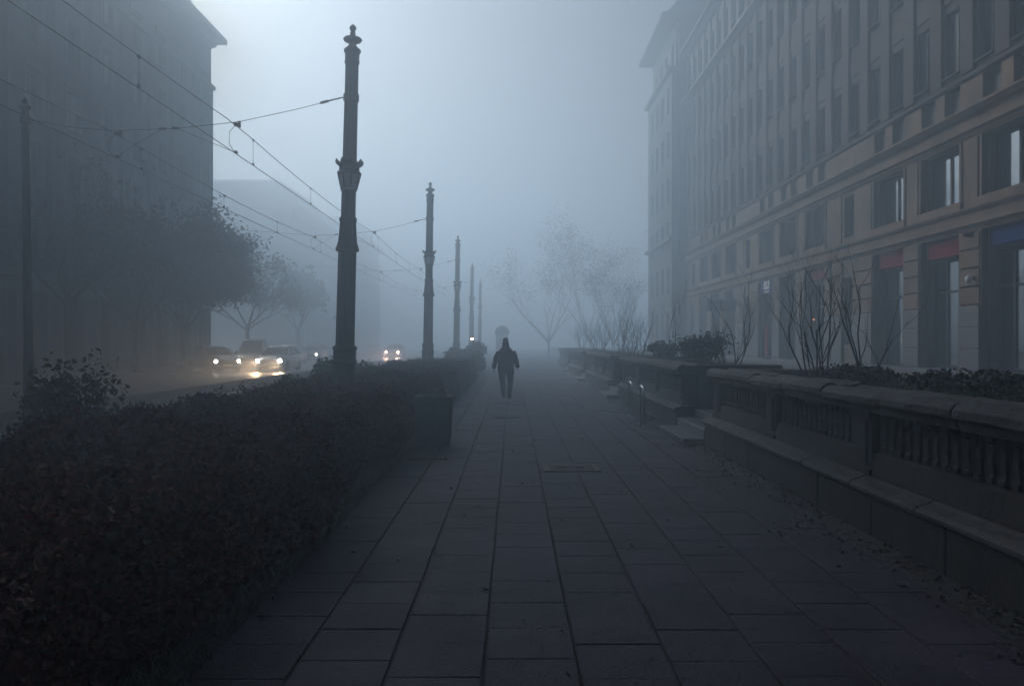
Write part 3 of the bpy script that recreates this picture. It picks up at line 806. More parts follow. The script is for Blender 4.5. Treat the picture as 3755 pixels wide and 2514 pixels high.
TR = [(-5.87, 6.30, 5.68), (-8.39, 6.10, 5.58)]       # x, messenger z, contact z
DROPS = [-11, -4.7, 1.4, 7.6, 13.4, 19.3, 24.8, 30.4, 37.2, 43.0, 48.6, 55.3, 61, 67]
def messz(y, zm, zc):
    # sags a little between the supports at PY
    sup = [-17.9, 0.1] + PY + [110, 128]
    for a, b in zip(sup[:-1], sup[1:]):
        if a <= y <= b:
            t = (y-a)/(b-a)
            return zm - .16*4*t*(1-t)
    return zm
for n, (x, zm, zc) in enumerate(TR):
    nm = ['near track', 'far track'][n]
    o = MB().tube([(x, y, zc - .015*math.sin((y-.1)/18*math.pi)**2) for y in np.arange(-14, 110, 3.0)], .0085, 5).build('contact_wire', M_wire); tag(o, f'lower contact wire over the {nm}', 'wire', 'overhead wires')
    c = empty('messenger_wire', (x, 0.1, zm)); tag(c, f'upper carrying wire with droppers over the {nm}', 'wire', 'overhead wires')
    MB().tube([(0, y-.1, messz(y, zm, zc)-zm) for y in np.arange(-14, 110, 1.5)], .0085, 5).build('strand', M_wire, c)
    for d in DROPS:
        zt = messz(d, zm, zc)
        dp = MB().tube([(0, d-.1, zc-zm), (0, d-.1, zt-zm)], .0045, 4).build('dropper', M_wire, c)
        cl = MB().box(-.014, .014, d-.14, d-.06, zc-zm+.004, zc-zm+.05); cl.box(-.014, .014, d-.14, d-.06, zt-zm-.03, zt-zm+.015)
        cl.build('clip', M_wire, dp)
slab_ = ['span wire from the nearest pole across both tracks', 'span wire from the second pole across the tracks', 'span wire from the third pole across the tracks', 'span wire from the fourth pole across the tracks']
for i, yy in enumerate(PY[:4]):
    dx = .17 if i == 0 else .10
    s = empty('span_wire', (-7.1, yy, 6.1)); tag(s, slab_[i], 'wire', 'span wires between pole pairs')
    def sp(*pts): return [(p[0]+7.1, (p[1] if len(p) > 2 else 0), p[-1]-6.1) for p in pts]
    xr, xl = -3.60+dx-.15, -10.25-.09+.08
    main = [(xr, 6.88), (-4.6, 6.62), (-5.80, 6.36), (-7.1, 6.22), (-8.39, 6.17), (-9.3, 6.23), (xl, 6.40)]
    if i: main = main[:-2] + [(-12.0, 6.45), (-16.5, 6.85), (-22.3, 7.5)]
    MB().tube(sp(*main), .0075, 5).build('cable', M_wire, s)
    MB().tube(sp((xr-.02, 6.875), (xr-.33, 6.80)), .016, 6).build('turnbuckle', M_wire, s)
    MB().tube(sp((xr-.33, 6.80), (xr-.5, 6.755)), .03, 8).build('insulator', M_wire, s)
    for (x, zm, zc) in TR:
        k = MB(); k.tube(sp((x+.07, zm+.07), (x+.07, zm-.06)), .035, 8); k.box(x+7.1-.03, x+7.1+.03, -.08, .08, zm-6.1-.03, zm-6.1+.03)
        k.build('hanger', M_wire, s)
        MB().tube(sp((x, 0, zm), (x-.05, -.25, (zm+zc)/2+.1), (x-.05, -.28, (zm+zc)/2-.15), (x, -.1, zc)), .007, 5).build('jumper', M_wire, s)
    MB().tube(sp((-7.15, 6.22), (-6.2, 5.84), (-5.87, 5.70)), .006, 5).build('pull_off_wire', M_wire, s)
    MB().tube(sp((-7.42, 6.21), (-8.1, 5.82), (-8.39, 5.60)), .006, 5).build('pull_off_wire', M_wire, s)
    MB().tube(sp((-7.22, 6.225), (-7.08, 6.22)), .03, 8).build('insulator', M_wire, s)
    MB().tube(sp((-7.50, 6.215), (-7.36, 6.21)), .03, 8).build('insulator', M_wire, s)
    for (x, zm, zc) in TR:
        MB().box(x+7.1-.02, x+7.1+.02, -.06, .06, zc-6.1+.01, zc-6.1+.06).build('clamp', M_wire, s)

# ------------------------------------------------------------------ hedge and shrubs on the left
def hedge_top(x, y):
    t = .5 + .5*math.sin(y*.9+x*1.3)
    return .93 + .07*math.sin(y*1.7+x) + .05*t
def hedge_mesh(y0, y1, xr, xl, n, size, m):
    pts = np.empty((n, 3))
    # dense shell: right face, top, left face
    r = nrs.rand(n)
    yy = y0 + (y1-y0)*nrs.rand(n)
    wob = .10*np.sin(yy*1.1)+.07*np.sin(yy*2.7+1)
    wd = xr - xl
    top = .84 + .05*np.sin(yy*1.7) + .04*np.sin(yy*.6+2)
    dpt = np.abs(nrs.normal(size=n))*.07
    face = r < .38
    t2 = nrs.rand(n)
    bulge = .16*np.sin(np.pi*np.clip(t2, 0, 1))
    x = np.where(face, xr + wob + bulge - .10 - dpt, xl + (wd)*t2 + wob)
    z = np.where(face, .03 + t2*(top-.03), top - dpt*1.2 + .05*np.sin(x*5+yy*3) + nrs.normal(size=n)*.03)
    lf = r > .93
    x = np.where(lf, xl + wob + dpt, x)
    z = np.where(lf, .03 + t2*(top-.03), z)
    return np.stack([x, yy, z], 1)
H = empty('hedge', (-3.0, 14, 0)); tag(H, 'long low dark red barberry hedge along the left of the pavement', 'hedge')
hoff = (3.0, -14, 0)
core = MB()
for yy in np.arange(.5, 40, 1.0):
    w_ = .10*math.sin((yy+.5)*1.1)+.07*math.sin((yy+.5)*2.7+1)
    core.box(-4.42+w_, -1.98+w_, yy+.002, yy+.998, -.02, .70)
core.build('core', M_hedge_core, H, loc=hoff)
link('foliage', leaf_mesh('foliage', hedge_mesh(.5, 13, -1.72, -4.6, 190000, .050, None), .032, M_hedge_leaf), H, hoff)
link('foliage', leaf_mesh('foliage', hedge_mesh(13, 40, -1.72, -4.6, 130000, .075, None), .052, M_hedge_leaf), H, hoff)
tw = MB()
for i in range(700):
    yy = .8+39*rnd.random()**1.3; xx = rnd.uniform(-4.5, -1.8)
    h = rnd.uniform(.06, .26)
    tw.tube([(xx, yy, .72), (xx+rnd.gauss(0,.05), yy+rnd.gauss(0,.05), .82+h)], [.004, .0015], 3)
tw.build('twigs', M_twig, H, loc=hoff)['kind'] = 'stuff'
shoot = np.array([(xx+rnd.gauss(0,.05), yy+rnd.gauss(0,.05), .84+rnd.random()*.18) for xx, yy in [(rnd.uniform(-4.6,-1.8), .8+39*rnd.random()**1.3) for i in range(420)] for _ in range(9)])
link('shoots', leaf_mesh('shoots', shoot, .034, M_hedge_leaf), H, hoff)

def bush(name, label, x, y, rx, ry, h, m, n, size, z0=0.0, stems=7, lump=6, group=None, leafpow=.5, cat='shrub'):
    o = empty(name, (x, y, z0)); tag(o, label, cat, group)
    cs = [(rnd.gauss(0, rx*.45), rnd.gauss(0, ry*.45), h*rnd.uniform(.35, .82), rnd.uniform(.28, .5)) for _ in range(lump)]
    pts = []
    for i in range(n):
        c = cs[i % lump]
        d = Vector((rnd.gauss(0,1), rnd.gauss(0,1), rnd.gauss(0,1))).normalized()*(rnd.random()**leafpow)*c[3]
        p = (c[0]+d.x*rx*1.5, c[1]+d.y*ry*1.5, max(.03, c[2]+d.z*h*.75))
        pts.append(p)
    st = MB()
    for i in range(stems):
        c = cs[i % lump]
        st.tube([(rnd.gauss(0,.06), rnd.gauss(0,.06), -.02), (c[0]*.5+rnd.gauss(0,.04), c[1]*.5, c[2]*.55), (c[0]+rnd.gauss(0,.05), c[1]+rnd.gauss(0,.05), c[2]*1.1)], [.018, .011, .004], 5)
    st.build('stems', M_twig, o)
    link('foliage', leaf_mesh('foliage', pts, size, m), o)
    return o
bush('green_shrub', 'tall loose green shrub at the left edge behind the hedge', -5.05, 9.6, .60, .5, 1.48, M_green_leaf, 3600, .042, lump=14, leafpow=1.0, stems=14)
bush('green_shrub', 'green shrub poking over the hedge beside the nearest pole', -4.62, 20.8, .42, .6, 1.22, M_green_leaf, 1500, .065)
bush('green_shrub', 'low green shrub on the hedge top left of the nearest pole', -4.70, 18.4, .30, .9, .98, M_green_leaf, 1400, .06)
bush('green_shrub', 'small green shrub just right of the nearest pole', -3.95, 22.2, .35, .4, 1.12, M_green_leaf, 1100, .055)
bush('green_shrub', 'big rounded shrub in the fog where the hedge ends', -2.3, 45.5, .9, 2.5, 1.55, M_pale_leaf, 3600, .10)
bush('green_shrub', 'shaggy shrub spilling onto the pavement at the hedge end', -1.75, 40.5, .45, 1.2, 1.15, M_green_leaf, 1500, .10)
pts = [(-1.62-.35*rnd.random(), 4+38*rnd.random(), 0) for _ in range(9000)]
o = link('grass_verge', blades('grass_verge', pts, .11, .012, M_dry, .6)); tag(o, 'strip of rough grass between the hedge and the pavement', 'grass', kind='stuff')
pts = [(-10.9+6.0*rnd.random(), 8+42*rnd.random(), 0) for _ in range(9000)]
o = link('tram_bed_grass', blades('tram_bed_grass', pts, .10, .03, M_dry, .6)); tag(o, 'thin grass growing in the tram bed', 'grass', kind='stuff')

# ------------------------------------------------------------------ bare shrubs and planting on the terrace
def branch_system(b, p, d, length, r, depth, tips, spread=.5, wig=.14, seg=5, ratio=.72, kids=(2, 3), up=.10):
    n = 4
    pts = [Vector(p)]; rad = [r]
    dd = Vector(d).normalized()
    for i in range(n):
        dd = (dd + Vector((rnd.gauss(0, wig), rnd.gauss(0, wig), rnd.gauss(0, wig)*.6+up*.3))).normalized()
        pts.append(pts[-1] + dd*length/n); rad.append(r*(1-.42*(i+1)/n))
    b.tube(pts, rad, seg if depth > 1 else 3, cap=False)
    if depth == 0:
        tips.append(pts[-1]); tips.append(pts[2])
        return
    for k in range(rnd.randint(*kids)):
        t = rnd.uniform(.35, 1.0) if k else 1.0
        idx = min(n, max(1, int(round(t*n))))
        nd = (dd + Vector((rnd.gauss(0, spread), rnd.gauss(0, spread), rnd.gauss(0, spread*.6)+up))).normalized()
        branch_system(b, pts[idx], nd, length*ratio*rnd.uniform(.75, 1.15), rad[idx]*.72, depth-1, tips, spread, wig, seg, ratio, kids, up)

def bare_shrub(label, x, y, z0, h, stems, depth=3, lean=.28, leafm=None, r=.014):
    o = empty('bare_shrub', (x, y, z0)); tag(o, label, 'shrub', 'bare shrubs in the planting bed')
    tips = []
    for i in range(stems):
        b = MB()
        a = rnd.random()*6.28
        d = (math.cos(a)*lean*rnd.uniform(.5,1.6), math.sin(a)*lean*rnd.uniform(.5,1.6), 1)
        branch_system(b, (rnd.gauss(0,.06), rnd.gauss(0,.06), -.03), d, h*rnd.uniform(.38,.55), r*rnd.uniform(.8,1.2), depth, tips, spread=.34, wig=.12, kids=(2,3), up=.22, ratio=.62)
        b.build('stem', M_twig, o)
    if leafm:
        pts = [(t.x+rnd.gauss(0,.03), t.y+rnd.gauss(0,.03), t.z+rnd.gauss(0,.03)) for t in tips for _ in range(1) if rnd.random() < .5]
        link('dry_leaves', leaf_mesh('dry_leaves', pts, .03, leafm), o)
    return o
bare_shrub('tall dense bare shrub in front of the shop entrances', 4.5, 12.6, 1.0, 2.25, 10, 4, .24)
bare_shrub('thin bare shrub right beside the tall dense one', 4.95, 12.0, 1.0, 2.1, 4, 3, .2)
bare_shrub('slender bare shrub with long crossing twigs before the dark board sign', 4.3, 16.9, 1.0, 2.2, 4, 3, .42)
bare_shrub('bare shrub with two upright stems left of the dark bush', 4.25, 22.6, 1.0, 2.3, 3, 4, .18)
bare_shrub('spreading bare shrub at the near end of the third wall', 4.4, 29.5, 1.0, 2.1, 5, 3, .3)
bare_shrub('small hazy bare shrub over the middle of the third wall', 4.3, 33.5, 1.0, 2.0, 6, 3, .3)
bare_shrub('faint bare shrub above the fourth wall', 4.4, 41.0, 1.0, 2.2, 6, 3, .3)
bare_shrub('short twiggy bare shrub between the dark bush and the board sign', 4.7, 18.8, 1.0, 1.5, 5, 3, .5)
bush('dark_bush', 'dense dark evergreen bush behind the second wall', 4.3, 19.6, .60, .9, .85, M_dark_green, 3400, .042, z0=1.0, lump=16, leafpow=1.0, stems=16)
bush('dark_bush', 'low dark bush behind the near end of the nearest wall', 4.6, 9.2, .6, 1.0, .42, M_dark_green, 2600, .034, z0=1.0)
bush('dark_bush', 'wide low dark bush under the tall dense bare shrub', 4.5, 11.6, .65, 1.1, .40, M_dark_green, 2800, .034, z0=1.0)
bare_shrub('bushy twig thicket behind the third wall', 4.4, 31.6, 1.0, 1.7, 12, 4, .45)
bare_shrub('hazy twig thicket behind the fourth wall', 4.4, 44.5, 1.0, 2.2, 12, 4, .5)
bare_shrub('faint twig thicket behind the farthest wall', 4.4, 54.5, 1.0, 2.4, 12, 4, .5)
bare_shrub('tall wispy bare shrub at the far end of the third wall', 4.6, 36.2, 1.0, 2.8, 7, 4, .3)
bush('dark_bush', 'small dark bush where the second wall meets the second steps', 4.2, 24.2, .5, .8, .7, M_dark_green, 1700, .05, z0=1.0, lump=12, leafpow=1.0, stems=12)
gp = []
for (a, b) in SECT[1:]:
    for i in range(3800): gp.append((3.68+1.45*rnd.random(), a+.3+(b-a-.6)*rnd.random(), 1.02))
o = link('bed_grass', blades('bed_grass', gp, .24, .016, M_dry, .5)); tag(o, 'dry grass and ground cover filling the planting bed', 'grass', kind='stuff')
gp = [(3.72+1.4*rnd.random(), a+.3+(b-a-.6)*rnd.random(), 1.03+.1*rnd.random()) for (a, b) in SECT[1:5] for i in range(3000)]
o = link('bed_ground_cover', leaf_mesh('bed_ground_cover', gp, .055, M_dark_green)); tag(o, 'dark leafy ground cover in the planting bed', 'plants', kind='stuff')

# ------------------------------------------------------------------ trees
def tree(name, label, x, y, h, trunk_h, spread_, depth, leafm, leaves_per, lsize, z0=0.0, r=.16, group=None, jit=.35, lean=(0,0), up=.10, ks=.48):
    o = empty(name, (x, y, z0)); tag(o, label, 'tree', group)
    b = MB(); tips = []
    top = Vector((lean[0], lean[1], trunk_h))
    b.tube([(0,0,-.05), (lean[0]*.3+.03, lean[1]*.3, trunk_h*.4), top], [r*1.25, r, r*.85], 9)
    b.build('trunk', M_bark, o)
    c = MB()
    n = 6
    for i in range(n):
        a = 2*math.pi*i/n + rnd.random()
        d = (math.cos(a)*spread_, math.sin(a)*spread_, rnd.uniform(.55, 1.2))
        branch_system(c, top - Vector((0,0,rnd.random()*.3)), d, (h-trunk_h)*.42*rnd.uniform(.8, 1.15), r*.5, depth, tips, spread=ks, wig=.10, kids=(2,3), up=up, ratio=.70)
    c.build('branches', M_bark, o)
    if leafm:
        pts = [(t.x+rnd.gauss(0,jit), t.y+rnd.gauss(0,jit), t.z+rnd.gauss(0,jit*.8)) for t in tips for _ in range(leaves_per)]
        link('crown', leaf_mesh('crown', pts, lsize, leafm), o)
    return o
tree('autumn_tree', 'big round reddish autumn tree in front of the left building', -19.6, 44.5, 9.8, 2.7, .95, 4, M_autumn, 110, .115, r=.19, group='street trees on the far pavement', jit=.48)
tree('autumn_tree', 'reddish autumn tree just right of the biggest one', -19.5, 50.5, 8.4, 2.5, .85, 4, M_autumn, 95, .115, r=.16, group='street trees on the far pavement', jit=.48)
tree('bare_tree', 'thin half bare tree left of the reddish trees', -19.6, 37.5, 10.5, 3.4, .75, 4, M_autumn, 1, .12, r=.15, group='street trees on the far pavement')
tree('autumn_tree', 'hazy tree beyond the parked cars', -19.6, 63.0, 8.5, 2.8, .8, 4, M_pale_leaf, 4, .22, r=.16, group='street trees on the far pavement')
tree('autumn_tree', 'faint tree in the fog behind the nearest tram pole', -19.6, 78.0, 8.5, 2.8, .8, 3, M_pale_leaf, 9, .30, r=.16, group='street trees on the far pavement')
tree('bare_tree', 'large bare tree fading into the fog right of the walking person', 3.6, 86.0, 12.0, 1.8, .6, 5, M_pale_leaf, 2, .09, r=.10, up=.2, ks=.40, jit=.4)
tree('bare_tree', 'second large misty tree between the walking person and the tower', 8.0, 88.0, 12.5, 1.8, .6, 5, M_pale_leaf, 3, .09, r=.10, up=.2, ks=.40, jit=.4)
tree('bare_tree', 'hazy bare tree in the fog before the tower', 7.6, 64.0, 6.2, .8, .6, 5, M_pale_leaf, 1, .06, z0=.9, r=.05, up=.2, ks=.38)
tree('bare_tree', 'faint smaller tree far behind the balustrade', 8.6, 74.0, 8.0, 1.2, .6, 5, M_pale_leaf, 1, .07, z0=.9, r=.06, up=.2, ks=.38)

# ------------------------------------------------------------------ litter bin, bike hoops, advertising column, signal
bn = empty('litter_bin', (-1.30, 14.1, 0)); tag(bn, 'square dark concrete litter bin at the hedge edge', 'litter bin')
MB().rings([[(-a,-a,z),(a,-a,z),(a,a,z),(-a,a,z)] for a, z in ((.255,.0),(.265,.05),(.29,.68),(.30,.74))]).build('body', M_bin, bn, bevel=.012)
rm = MB(); 
for q in ((-.315,.315,-.315,-.20),(-.315,.315,.20,.315),(-.315,-.20,-.20,.20),(.20,.315,-.20,.20)): rm.box(*q, .741, .81)
rm.build('rim', M_bin, bn)
MB().box(-.199, .199, -.199, .199, .60, .745).build('liner', M_black, bn)
for a in (-.17, 0, .17): MB().box(a-.06, a+.06, -.296, -.283, .18, .60).build('ribbed_panel', M_bin, bn)

for n, (x, y) in enumerate(((2.64, 17.15), (2.66, 18.95))):
    o = empty('bike_hoop', (x, y, 0)); tag(o, ['nearer steel bike hoop standing by the steps', 'farther steel bike hoop of the pair by the steps'][n], 'bike rack', 'steel bike hoops')
    pts = [(0,0,0),(0,0,.68)] + [(0-.02*math.sin(a), .25-.25*math.cos(a), .68+.12*math.sin(a)) for a in np.linspace(.2, math.pi-.2, 8)] + [(0,.5,.68),(0,.5,0)]
    MB().tube(pts, .022, 10).build('tube', M_steel, o, True)
    for yy in (0, .5): MB().lathe([(.06,0),(.06,.018),(.024,.02)], 14, c=(0, yy)).build('base_plate', M_steel, o)

o = empty('advertising_column', (-1.10, 88, 0)); tag(o, 'round advertising column with domed top behind the person in the fog', 'advertising column')
MB().lathe([(.72,-.02),(.72,.35),(.66,.40)], 28).build('foot', M_kerb, o)
MB().lathe([(.64,.40),(.64,2.45)], 28).build('drum', M_poster, o)
MB().lathe([(.64,2.451),(.76,2.5),(.76,2.6),(.74,2.75),(.66,2.95),(.5,3.15),(.28,3.28),(.08,3.33)], 28).build('dome', M_iron, o, True)

o = empty('traffic_signal', (-3.05, 64, 0)); tag(o, 'small traffic signal with one light lit beside the third pole', 'traffic signal')
MB().tube([(0,0,0),(0,0,1.75)], .05, 10).build('post', M_iron, o)
bx = MB().box(-.13, .13, -.1, .1, 1.55, 2.25).build('housing', M_iron, o, bevel=.02)
for k, z in enumerate((1.67, 1.90, 2.13)):
    MB().lathe([(.08,-.005),(.08,.012),(.04,.03)], 14).build('lens', M_signal if k == 1 else M_offlamp, bx).matrix_local = Matrix.Translation((0, -.101, z)) @ Matrix.Rotation(R(90), 4, 'X')
o = empty('traffic_signal', (-5.2, 84, 0)); tag(o, 'far traffic signal with an amber light low over the hedge', 'traffic signal')
MB().tube([(0,0,0),(0,0,.9)], .05, 10).build('post', M_iron, o)
bx = MB().box(-.13, .13, -.1, .1, .15, .85).build('housing', M_iron, o, bevel=.02)
MB().lathe([(.08,-.005),(.08,.012),(.04,.03)], 14).build('lens', M_warmlamp, bx).matrix_local = Matrix.Translation((0, -.101, .55)) @ Matrix.Rotation(R(90), 4, 'X')

# ------------------------------------------------------------------ cars
def make_car(label, x, y, rz, paint, lamp, van=False, spots=0.0, spot_color=(1, .60, .32)):
    """nose points to local -Y"""
    C = empty('parked_car' if not spots else 'car', (x, y, -.004 if True else 0), rz); tag(C, label, 'car')
    L_, Wd = 4.35, 1.76
    b = MB()
    st = [(-2.17,.62,.30,.60),(-2.12,.76,.20,.66),(-1.90,.84,.18,.74),(-1.30,.87,.18,.86),(-.75,.88,.18,.95),(0,.88,.18,.97),(1.0,.88,.18,.98),(1.7,.86,.20,.98),(2.05,.80,.26,.93),(2.17,.66,.34,.80)]
    rg = []
    for (yy, hw, z0, z1) in st:
        m_ = (z0+z1)/2
        rg.append([(-hw*.93,yy,z0),(-hw*.99,yy,z0+.08),(-hw,yy,m_),(-hw*.96,yy,z1-.08),(-hw*.84,yy,z1),(0,yy,z1+.025),(hw*.84,yy,z1),(hw*.96,yy,z1-.08),(hw,yy,m_),(hw*.99,yy,z0+.08),(hw*.93,yy,z0)])
    b.rings(rg)
    body = b.build('body', paint, C, True)
    hgt = 1.86 if van else 1.45
    g = MB()
    cab = [(-1.0,.78,.95,.97),(-.35,.74,.95,hgt-.12),(-.05,.72,.95,hgt-.02),(.8,.72,.95,hgt),(1.35,.70,.95,hgt-.06),(1.95 if not van else 2.1,.72,.95,1.0 if not van else hgt-.3)]
    g.rings([[(-hw*1.06,yy,z0),(-hw*.90,yy,z1-.10 if z1 > 1.1 else z1),(-hw*.78,yy,z1),(hw*.78,yy,z1),(hw*.90,yy,z1-.10 if z1 > 1.1 else z1),(hw*1.06,yy,z0)] for (yy, hw, z0, z1) in cab])
    g.build('cabin', M_carglass, C)
    rf = MB(); rf.rings([[(-hw*.80,yy,z1-.03),(-hw*.74,yy,z1+.012),(0,yy,z1+.03),(hw*.74,yy,z1+.012),(hw*.80,yy,z1-.03)] for (yy, hw, z0, z1) in cab[1:5]])
    rf.build('roof', paint, C, True)
    for s in (-1, 1):
        for pa, pb, pr in (((s*.82,-.98,.97),(s*.64,-.33,hgt-.10),.035), ((s*.80,.35,.97),(s*.63,.35,hgt-.05),.03), ((s*.78,1.9,.98),(s*.60,1.33,hgt-.08),.05)):
            MB().tube([pa, pb], pr, 5).build('pillar', paint, C)
        mr = MB().box(-.09,.09,-.05,.05,-.06,.07).build('wing_mirror', M_black, C, loc=(s*.98,-.72,1.02), bevel=.025)
        hl = MB().lathe([(.105,0),(.10,.03),(.06,.055)], 16).build('headlight', lamp, C); hl.matrix_local = Matrix.Translation((s*.63,-2.13,.62)) @ Matrix.Rotation(R(90), 4, 'X')
        MB().box(s*.52-.14, s*.52+.14, -2.185, -2.12, .34, .42).build('fog_lamp', M_offlamp, C)
        for yy in (-1.38, 1.30):
            wh = MB().lathe([(.20,-.10),(.30,-.10),(.318,-.07),(.318,.07),(.30,.10),(.20,.10)], 24).build('wheel', M_tyre, C, True)
            wh.matrix_local = Matrix.Translation((s*.80, yy, .318)) @ Matrix.Rotation(R(90), 4, 'Y')
            MB().lathe([(.05,-.105),(.19,-.085),(.205,0),(.19,.085),(.05,.105)], 10).build('rim', M_rim, wh)
        if spots:
            ld = bpy.data.lights.new('headlight_beam', 'SPOT'); ld.energy = spots; ld.spot_size = R(46); ld.spot_blend = .8; ld.color = spot_color; ld.shadow_soft_size = .07
            lo = bpy.data.objects.new('headlight_beam', ld); COL.objects.link(lo); lo.parent = C
            lo.location = (s*.63, -2.24, .62); lo.rotation_euler = (R(76), 0, R(180))
    MB().box(-.45, .45, -2.195, -2.14, .46, .60).build('grille', M_black, C, bevel=.015)
    MB().box(-.26, .26, -2.205, -2.15, .36, .445).build('number_plate', M_plate, C)
    MB().box(-.80, .80, -2.16, -1.95, .20, .33).build('bumper', M_black, C, bevel=.03)
    return C
silver = car_paint('silver_paint', (.30, .31, .32)); bluep = car_paint('blue_paint', (.035, .085, .20)); whitep = car_paint('white_paint', (.50, .51, .52)); greyp = car_paint('grey_paint', (.10, .11, .12)); beige = car_paint('pale_paint', (.33, .33, .30))
make_car('oncoming silver car with both headlights glaring on the wet road', -13.75, 50.2, 0, silver, M_headlamp, spots=1500)
make_car('blue car turned outwards behind the kerb with small lights on', -17.0, 48.6, R(38), bluep, M_sidelamp)
make_car('pale van parked between the blue car and the oncoming car', -17.3, 57.0, R(8), whitep, M_offlamp, van=True)
make_car('grey parked car partly hidden behind the oncoming car', -17.2, 66.0, 0, greyp, M_offlamp)
make_car('pale parked car in the fog left of the nearest pole', -17.3, 74.5, 0, beige, M_sidelamp)
make_car('distant oncoming car with two reddish glowing headlights right of the pole', -12.7, 92.0, 0, greyp, M_warmlamp, spots=900, spot_color=(1, .55, .4))

# ------------------------------------------------------------------ walking person
def ring(c, rx, ry, n=14):
    return [(c[0]+rx*math.cos(2*math.pi*j/n), c[1]+ry*math.sin(2*math.pi*j/n), c[2]) for j in range(n)]
def remesh(o, v, sm=4):
    m = o.modifiers.new('remesh', 'REMESH'); m.mode = 'VOXEL'; m.voxel_size = v; m.use_smooth_shade = True
    s = o.modifiers.new('smooth', 'SMOOTH'); s.factor = .5; s.iterations = sm
PX, PYY = -.19, 25.55
body = MB()
body.rings([ring((0,0,z), rx, ry) for z, rx, ry in ((.86,.17,.11),(.95,.18,.12),(1.08,.165,.11),(1.25,.18,.115),(1.38,.20,.11),(1.45,.14,.09),(1.50,.07,.07),(1.57,.062,.068))])
body.rings([ring((0,yy,z), rx, ry) for z, rx, ry, yy in ((1.55,.055,.06,0),(1.60,.068,.085,.01),(1.66,.076,.098,.01),(1.72,.077,.10,.008),(1.77,.068,.088,.0),(1.81,.035,.045,0))])
body.rings([ring((0,.105+.012*k,1.665-.012*k), .012, .014, 8) for k in (-1, 0, 1)])             # nose
for s in (-1, 1):
    body.rings([ring((s*.08, 0, z), .012, .022, 8) for z in (1.635, 1.665, 1.70)])              # ears
    # leg: left (-x) steps forward, right carries behind
    fy = .40 if s < 0 else -.16
    kn = (s*.115, .20 if s < 0 else .03, .49)
    an = (s*.105, fy-.04, .10 if s > 0 else .09)
    body.rings([ring((s*.10,0,.92), .095, .10), ring((s*.108, kn[1]*.5, .70), .085, .09), ring(kn, .060, .065), ring((s*.11, (kn[1]+an[1])/2-.02, .32), .055, .062), ring(an, .040, .045)])
    body.rings([[(an[0]+.04*math.cos(t), an[1]+q, .055+.045*math.sin(t)) for t in np.linspace(0, 2*math.pi, 10, endpoint=False)] for q in (-.06, .0, .10, .17)])
    sh, el, wr = Vector((s*.215, 0, 1.395+.012*s)), Vector((s*.300, .03 if s > 0 else -.12, 1.13+.012*s)), Vector((.340 if s > 0 else -.352, .17 if s > 0 else -.13, .955 if s > 0 else .93))
    body.tube([sh, (sh+el)/2, el, (el+wr)/2, wr], [.055,.050,.042,.038,.028], 10)
    hd = Vector((wr.x+s*.006, wr.y+.02, wr.z-.065))
    body.rings([[(p.x, p.y, p.z) for p in (c + Vector((.016*math.cos(t), .040*k*math.sin(t), 0)) for t in np.linspace(0, 2*math.pi, 10, endpoint=False))] for c, k in ((wr, .7), (hd+Vector((0,0,.035)), 1.0), (hd, 1.05), (hd-Vector((0,0,.03)), .95))])
    for k, (oy, ln) in enumerate(((-.030,.060),(-.011,.074),(.009,.080),(.029,.070))):
        p0 = hd + Vector((0, oy, -.02))
        body.tube([p0, p0+Vector((-s*.003, .003, -.5*ln)), p0+Vector((-s*.016, .010, -.82*ln)), p0+Vector((-s*.032, .014, -ln))], [.0095,.009,.0085,.007], 7)
    p0 = hd + Vector((0, .036, .03))
    body.tube([p0, p0+Vector((-s*.014,.028,-.022)), p0+Vector((-s*.026,.034,-.052))], [.011,.010,.008], 7)
person = body.build('person', M_skin, None, True, (PX, PYY, 0)); person.rotation_euler = (0, R(-.8), R(-4))
tag(person, 'person in dark hooded jacket walking away down the pavement', 'person')
remesh(person, .0075, 3)
jk = MB()
jk.rings([ring((0,yy,z), rx, ry, 20) for z, rx, ry, yy in ((.79,.240,.165,.0),(.84,.252,.175,0),(.95,.250,.172,0),(1.08,.246,.165,0),(1.22,.252,.160,0),(1.33,.262,.152,0),(1.40,.245,.140,0),(1.455,.19,.125,0),(1.50,.135,.115,0),(1.545,.112,.108,0),(1.58,.108,.106,-.005))])
for s in (-1, 1):
    sh, el, wr = Vector((s*.205, 0, 1.375+.012*s)), Vector((s*.308, .03 if s > 0 else -.12, 1.12+.012*s)), Vector((.344 if s > 0 else -.357, .16 if s > 0 else -.13, .93 if s > 0 else .905))
    jk.tube([sh, (sh*.55+el*.45)+Vector((s*.012,0,.01)), el, (el+wr)/2, wr], [.092,.088,.078,.071,.062], 14)
j = jk.build('jacket', M_coat, person, True); remesh(j, .009, 2)
ftx = bpy.data.textures.new('folds', 'CLOUDS'); ftx.noise_scale = .11; ftx.noise_depth = 2
dm = j.modifiers.new('folds', 'DISPLACE'); dm.texture = ftx; dm.strength = .035; dm.mid_level = .5
hm = MB().lathe([(.245,.80),(.258,.805),(.258,.845),(.25,.85)], 24); hm.v = [(v[0], v[1]*.68, v[2]) for v in hm.v]
hm.build('hem', M_coat, person, True)
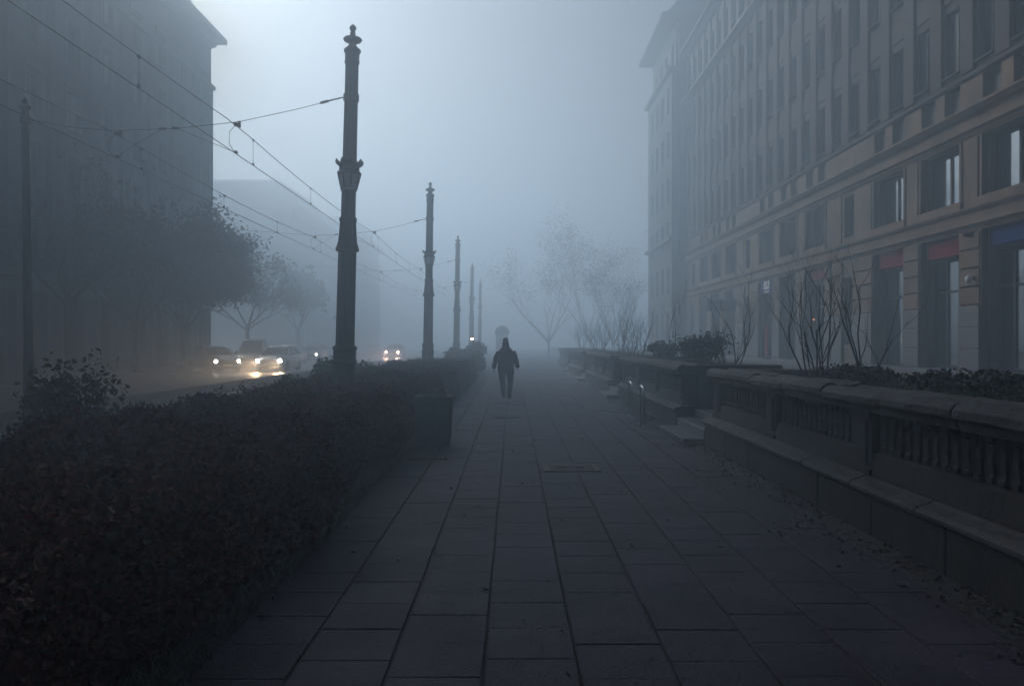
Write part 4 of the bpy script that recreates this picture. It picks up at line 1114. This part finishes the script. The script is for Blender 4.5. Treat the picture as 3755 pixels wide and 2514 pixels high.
hd = MB(); hd.rings([ring((0,yy,z), rx, ry, 18) for z, rx, ry, yy in ((1.52,.118,.112,-.012),(1.57,.112,.112,-.014),(1.63,.100,.112,-.012),(1.69,.092,.110,-.008),(1.75,.085,.103,-.006),(1.79,.068,.083,-.005),(1.82,.035,.04,-.005))])
hat = hd.build('hood', M_hat, person, True); smoothmod(hat, 1)
tr = MB()
for s in (-1, 1):
    fy = .40 if s < 0 else -.16
    k1 = .20 if s < 0 else .03
    tr.rings([ring(c, rx, ry, 16) for c, rx, ry in (((s*.105,0,.93),.125,.14), ((s*.115,k1*.25,.80),.125,.135), ((s*.125,k1*.6,.66),.108,.115), ((s*.125,k1,.49),.088,.094), ((s*.115,(k1+fy)/2-.03,.30),.078,.088), ((s*.105,fy-.05,.13),.070,.085), ((s*.105,fy-.05,.07),.074,.09))])
t = tr.build('trousers', M_trouser, person, True); remesh(t, .009, 2)
dm = t.modifiers.new('folds', 'DISPLACE'); dm.texture = ftx; dm.strength = .028; dm.mid_level = .5
for s in (-1, 1):
    fy = .40 if s < 0 else -.16
    sb = MB(); cx = s*.108
    sb.rings([[(cx+w*a, fy+yy, z) for a, z in ((-1,.008),(1,.008),(1.05,.03),(.9,h*.75),(.4,h),(-.4,h),(-.9,h*.75),(-1.05,.03))] for yy, w, h in ((-.13,.030,.06),(-.11,.042,.10),(-.03,.046,.11),(.06,.050,.085),(.13,.048,.065),(.17,.030,.045))])
    smoothmod(sb.build('shoe', M_shoe, person, True), 1)

# ------------------------------------------------------------------ fog
hz = MB().box(-135, 135, -58, 325, -1.0, 31.0).build('haze', None)
vm = bpy.data.materials.new('fog'); vm.use_nodes = True
vt = vm.node_tree; vt.nodes.clear()
vo = vt.nodes.new('ShaderNodeOutputMaterial'); pv = vt.nodes.new('ShaderNodeVolumePrincipled')
pv.inputs['Color'].default_value = (*FOG_COLOR, 1)
pv.inputs['Density'].default_value = FOG_DENSITY
pv.inputs['Anisotropy'].default_value = FOG_ANISO
vt.links.new(pv.outputs[0], vo.inputs['Volume'])
hz.data.materials.append(vm)
tag(hz, kind='stuff')
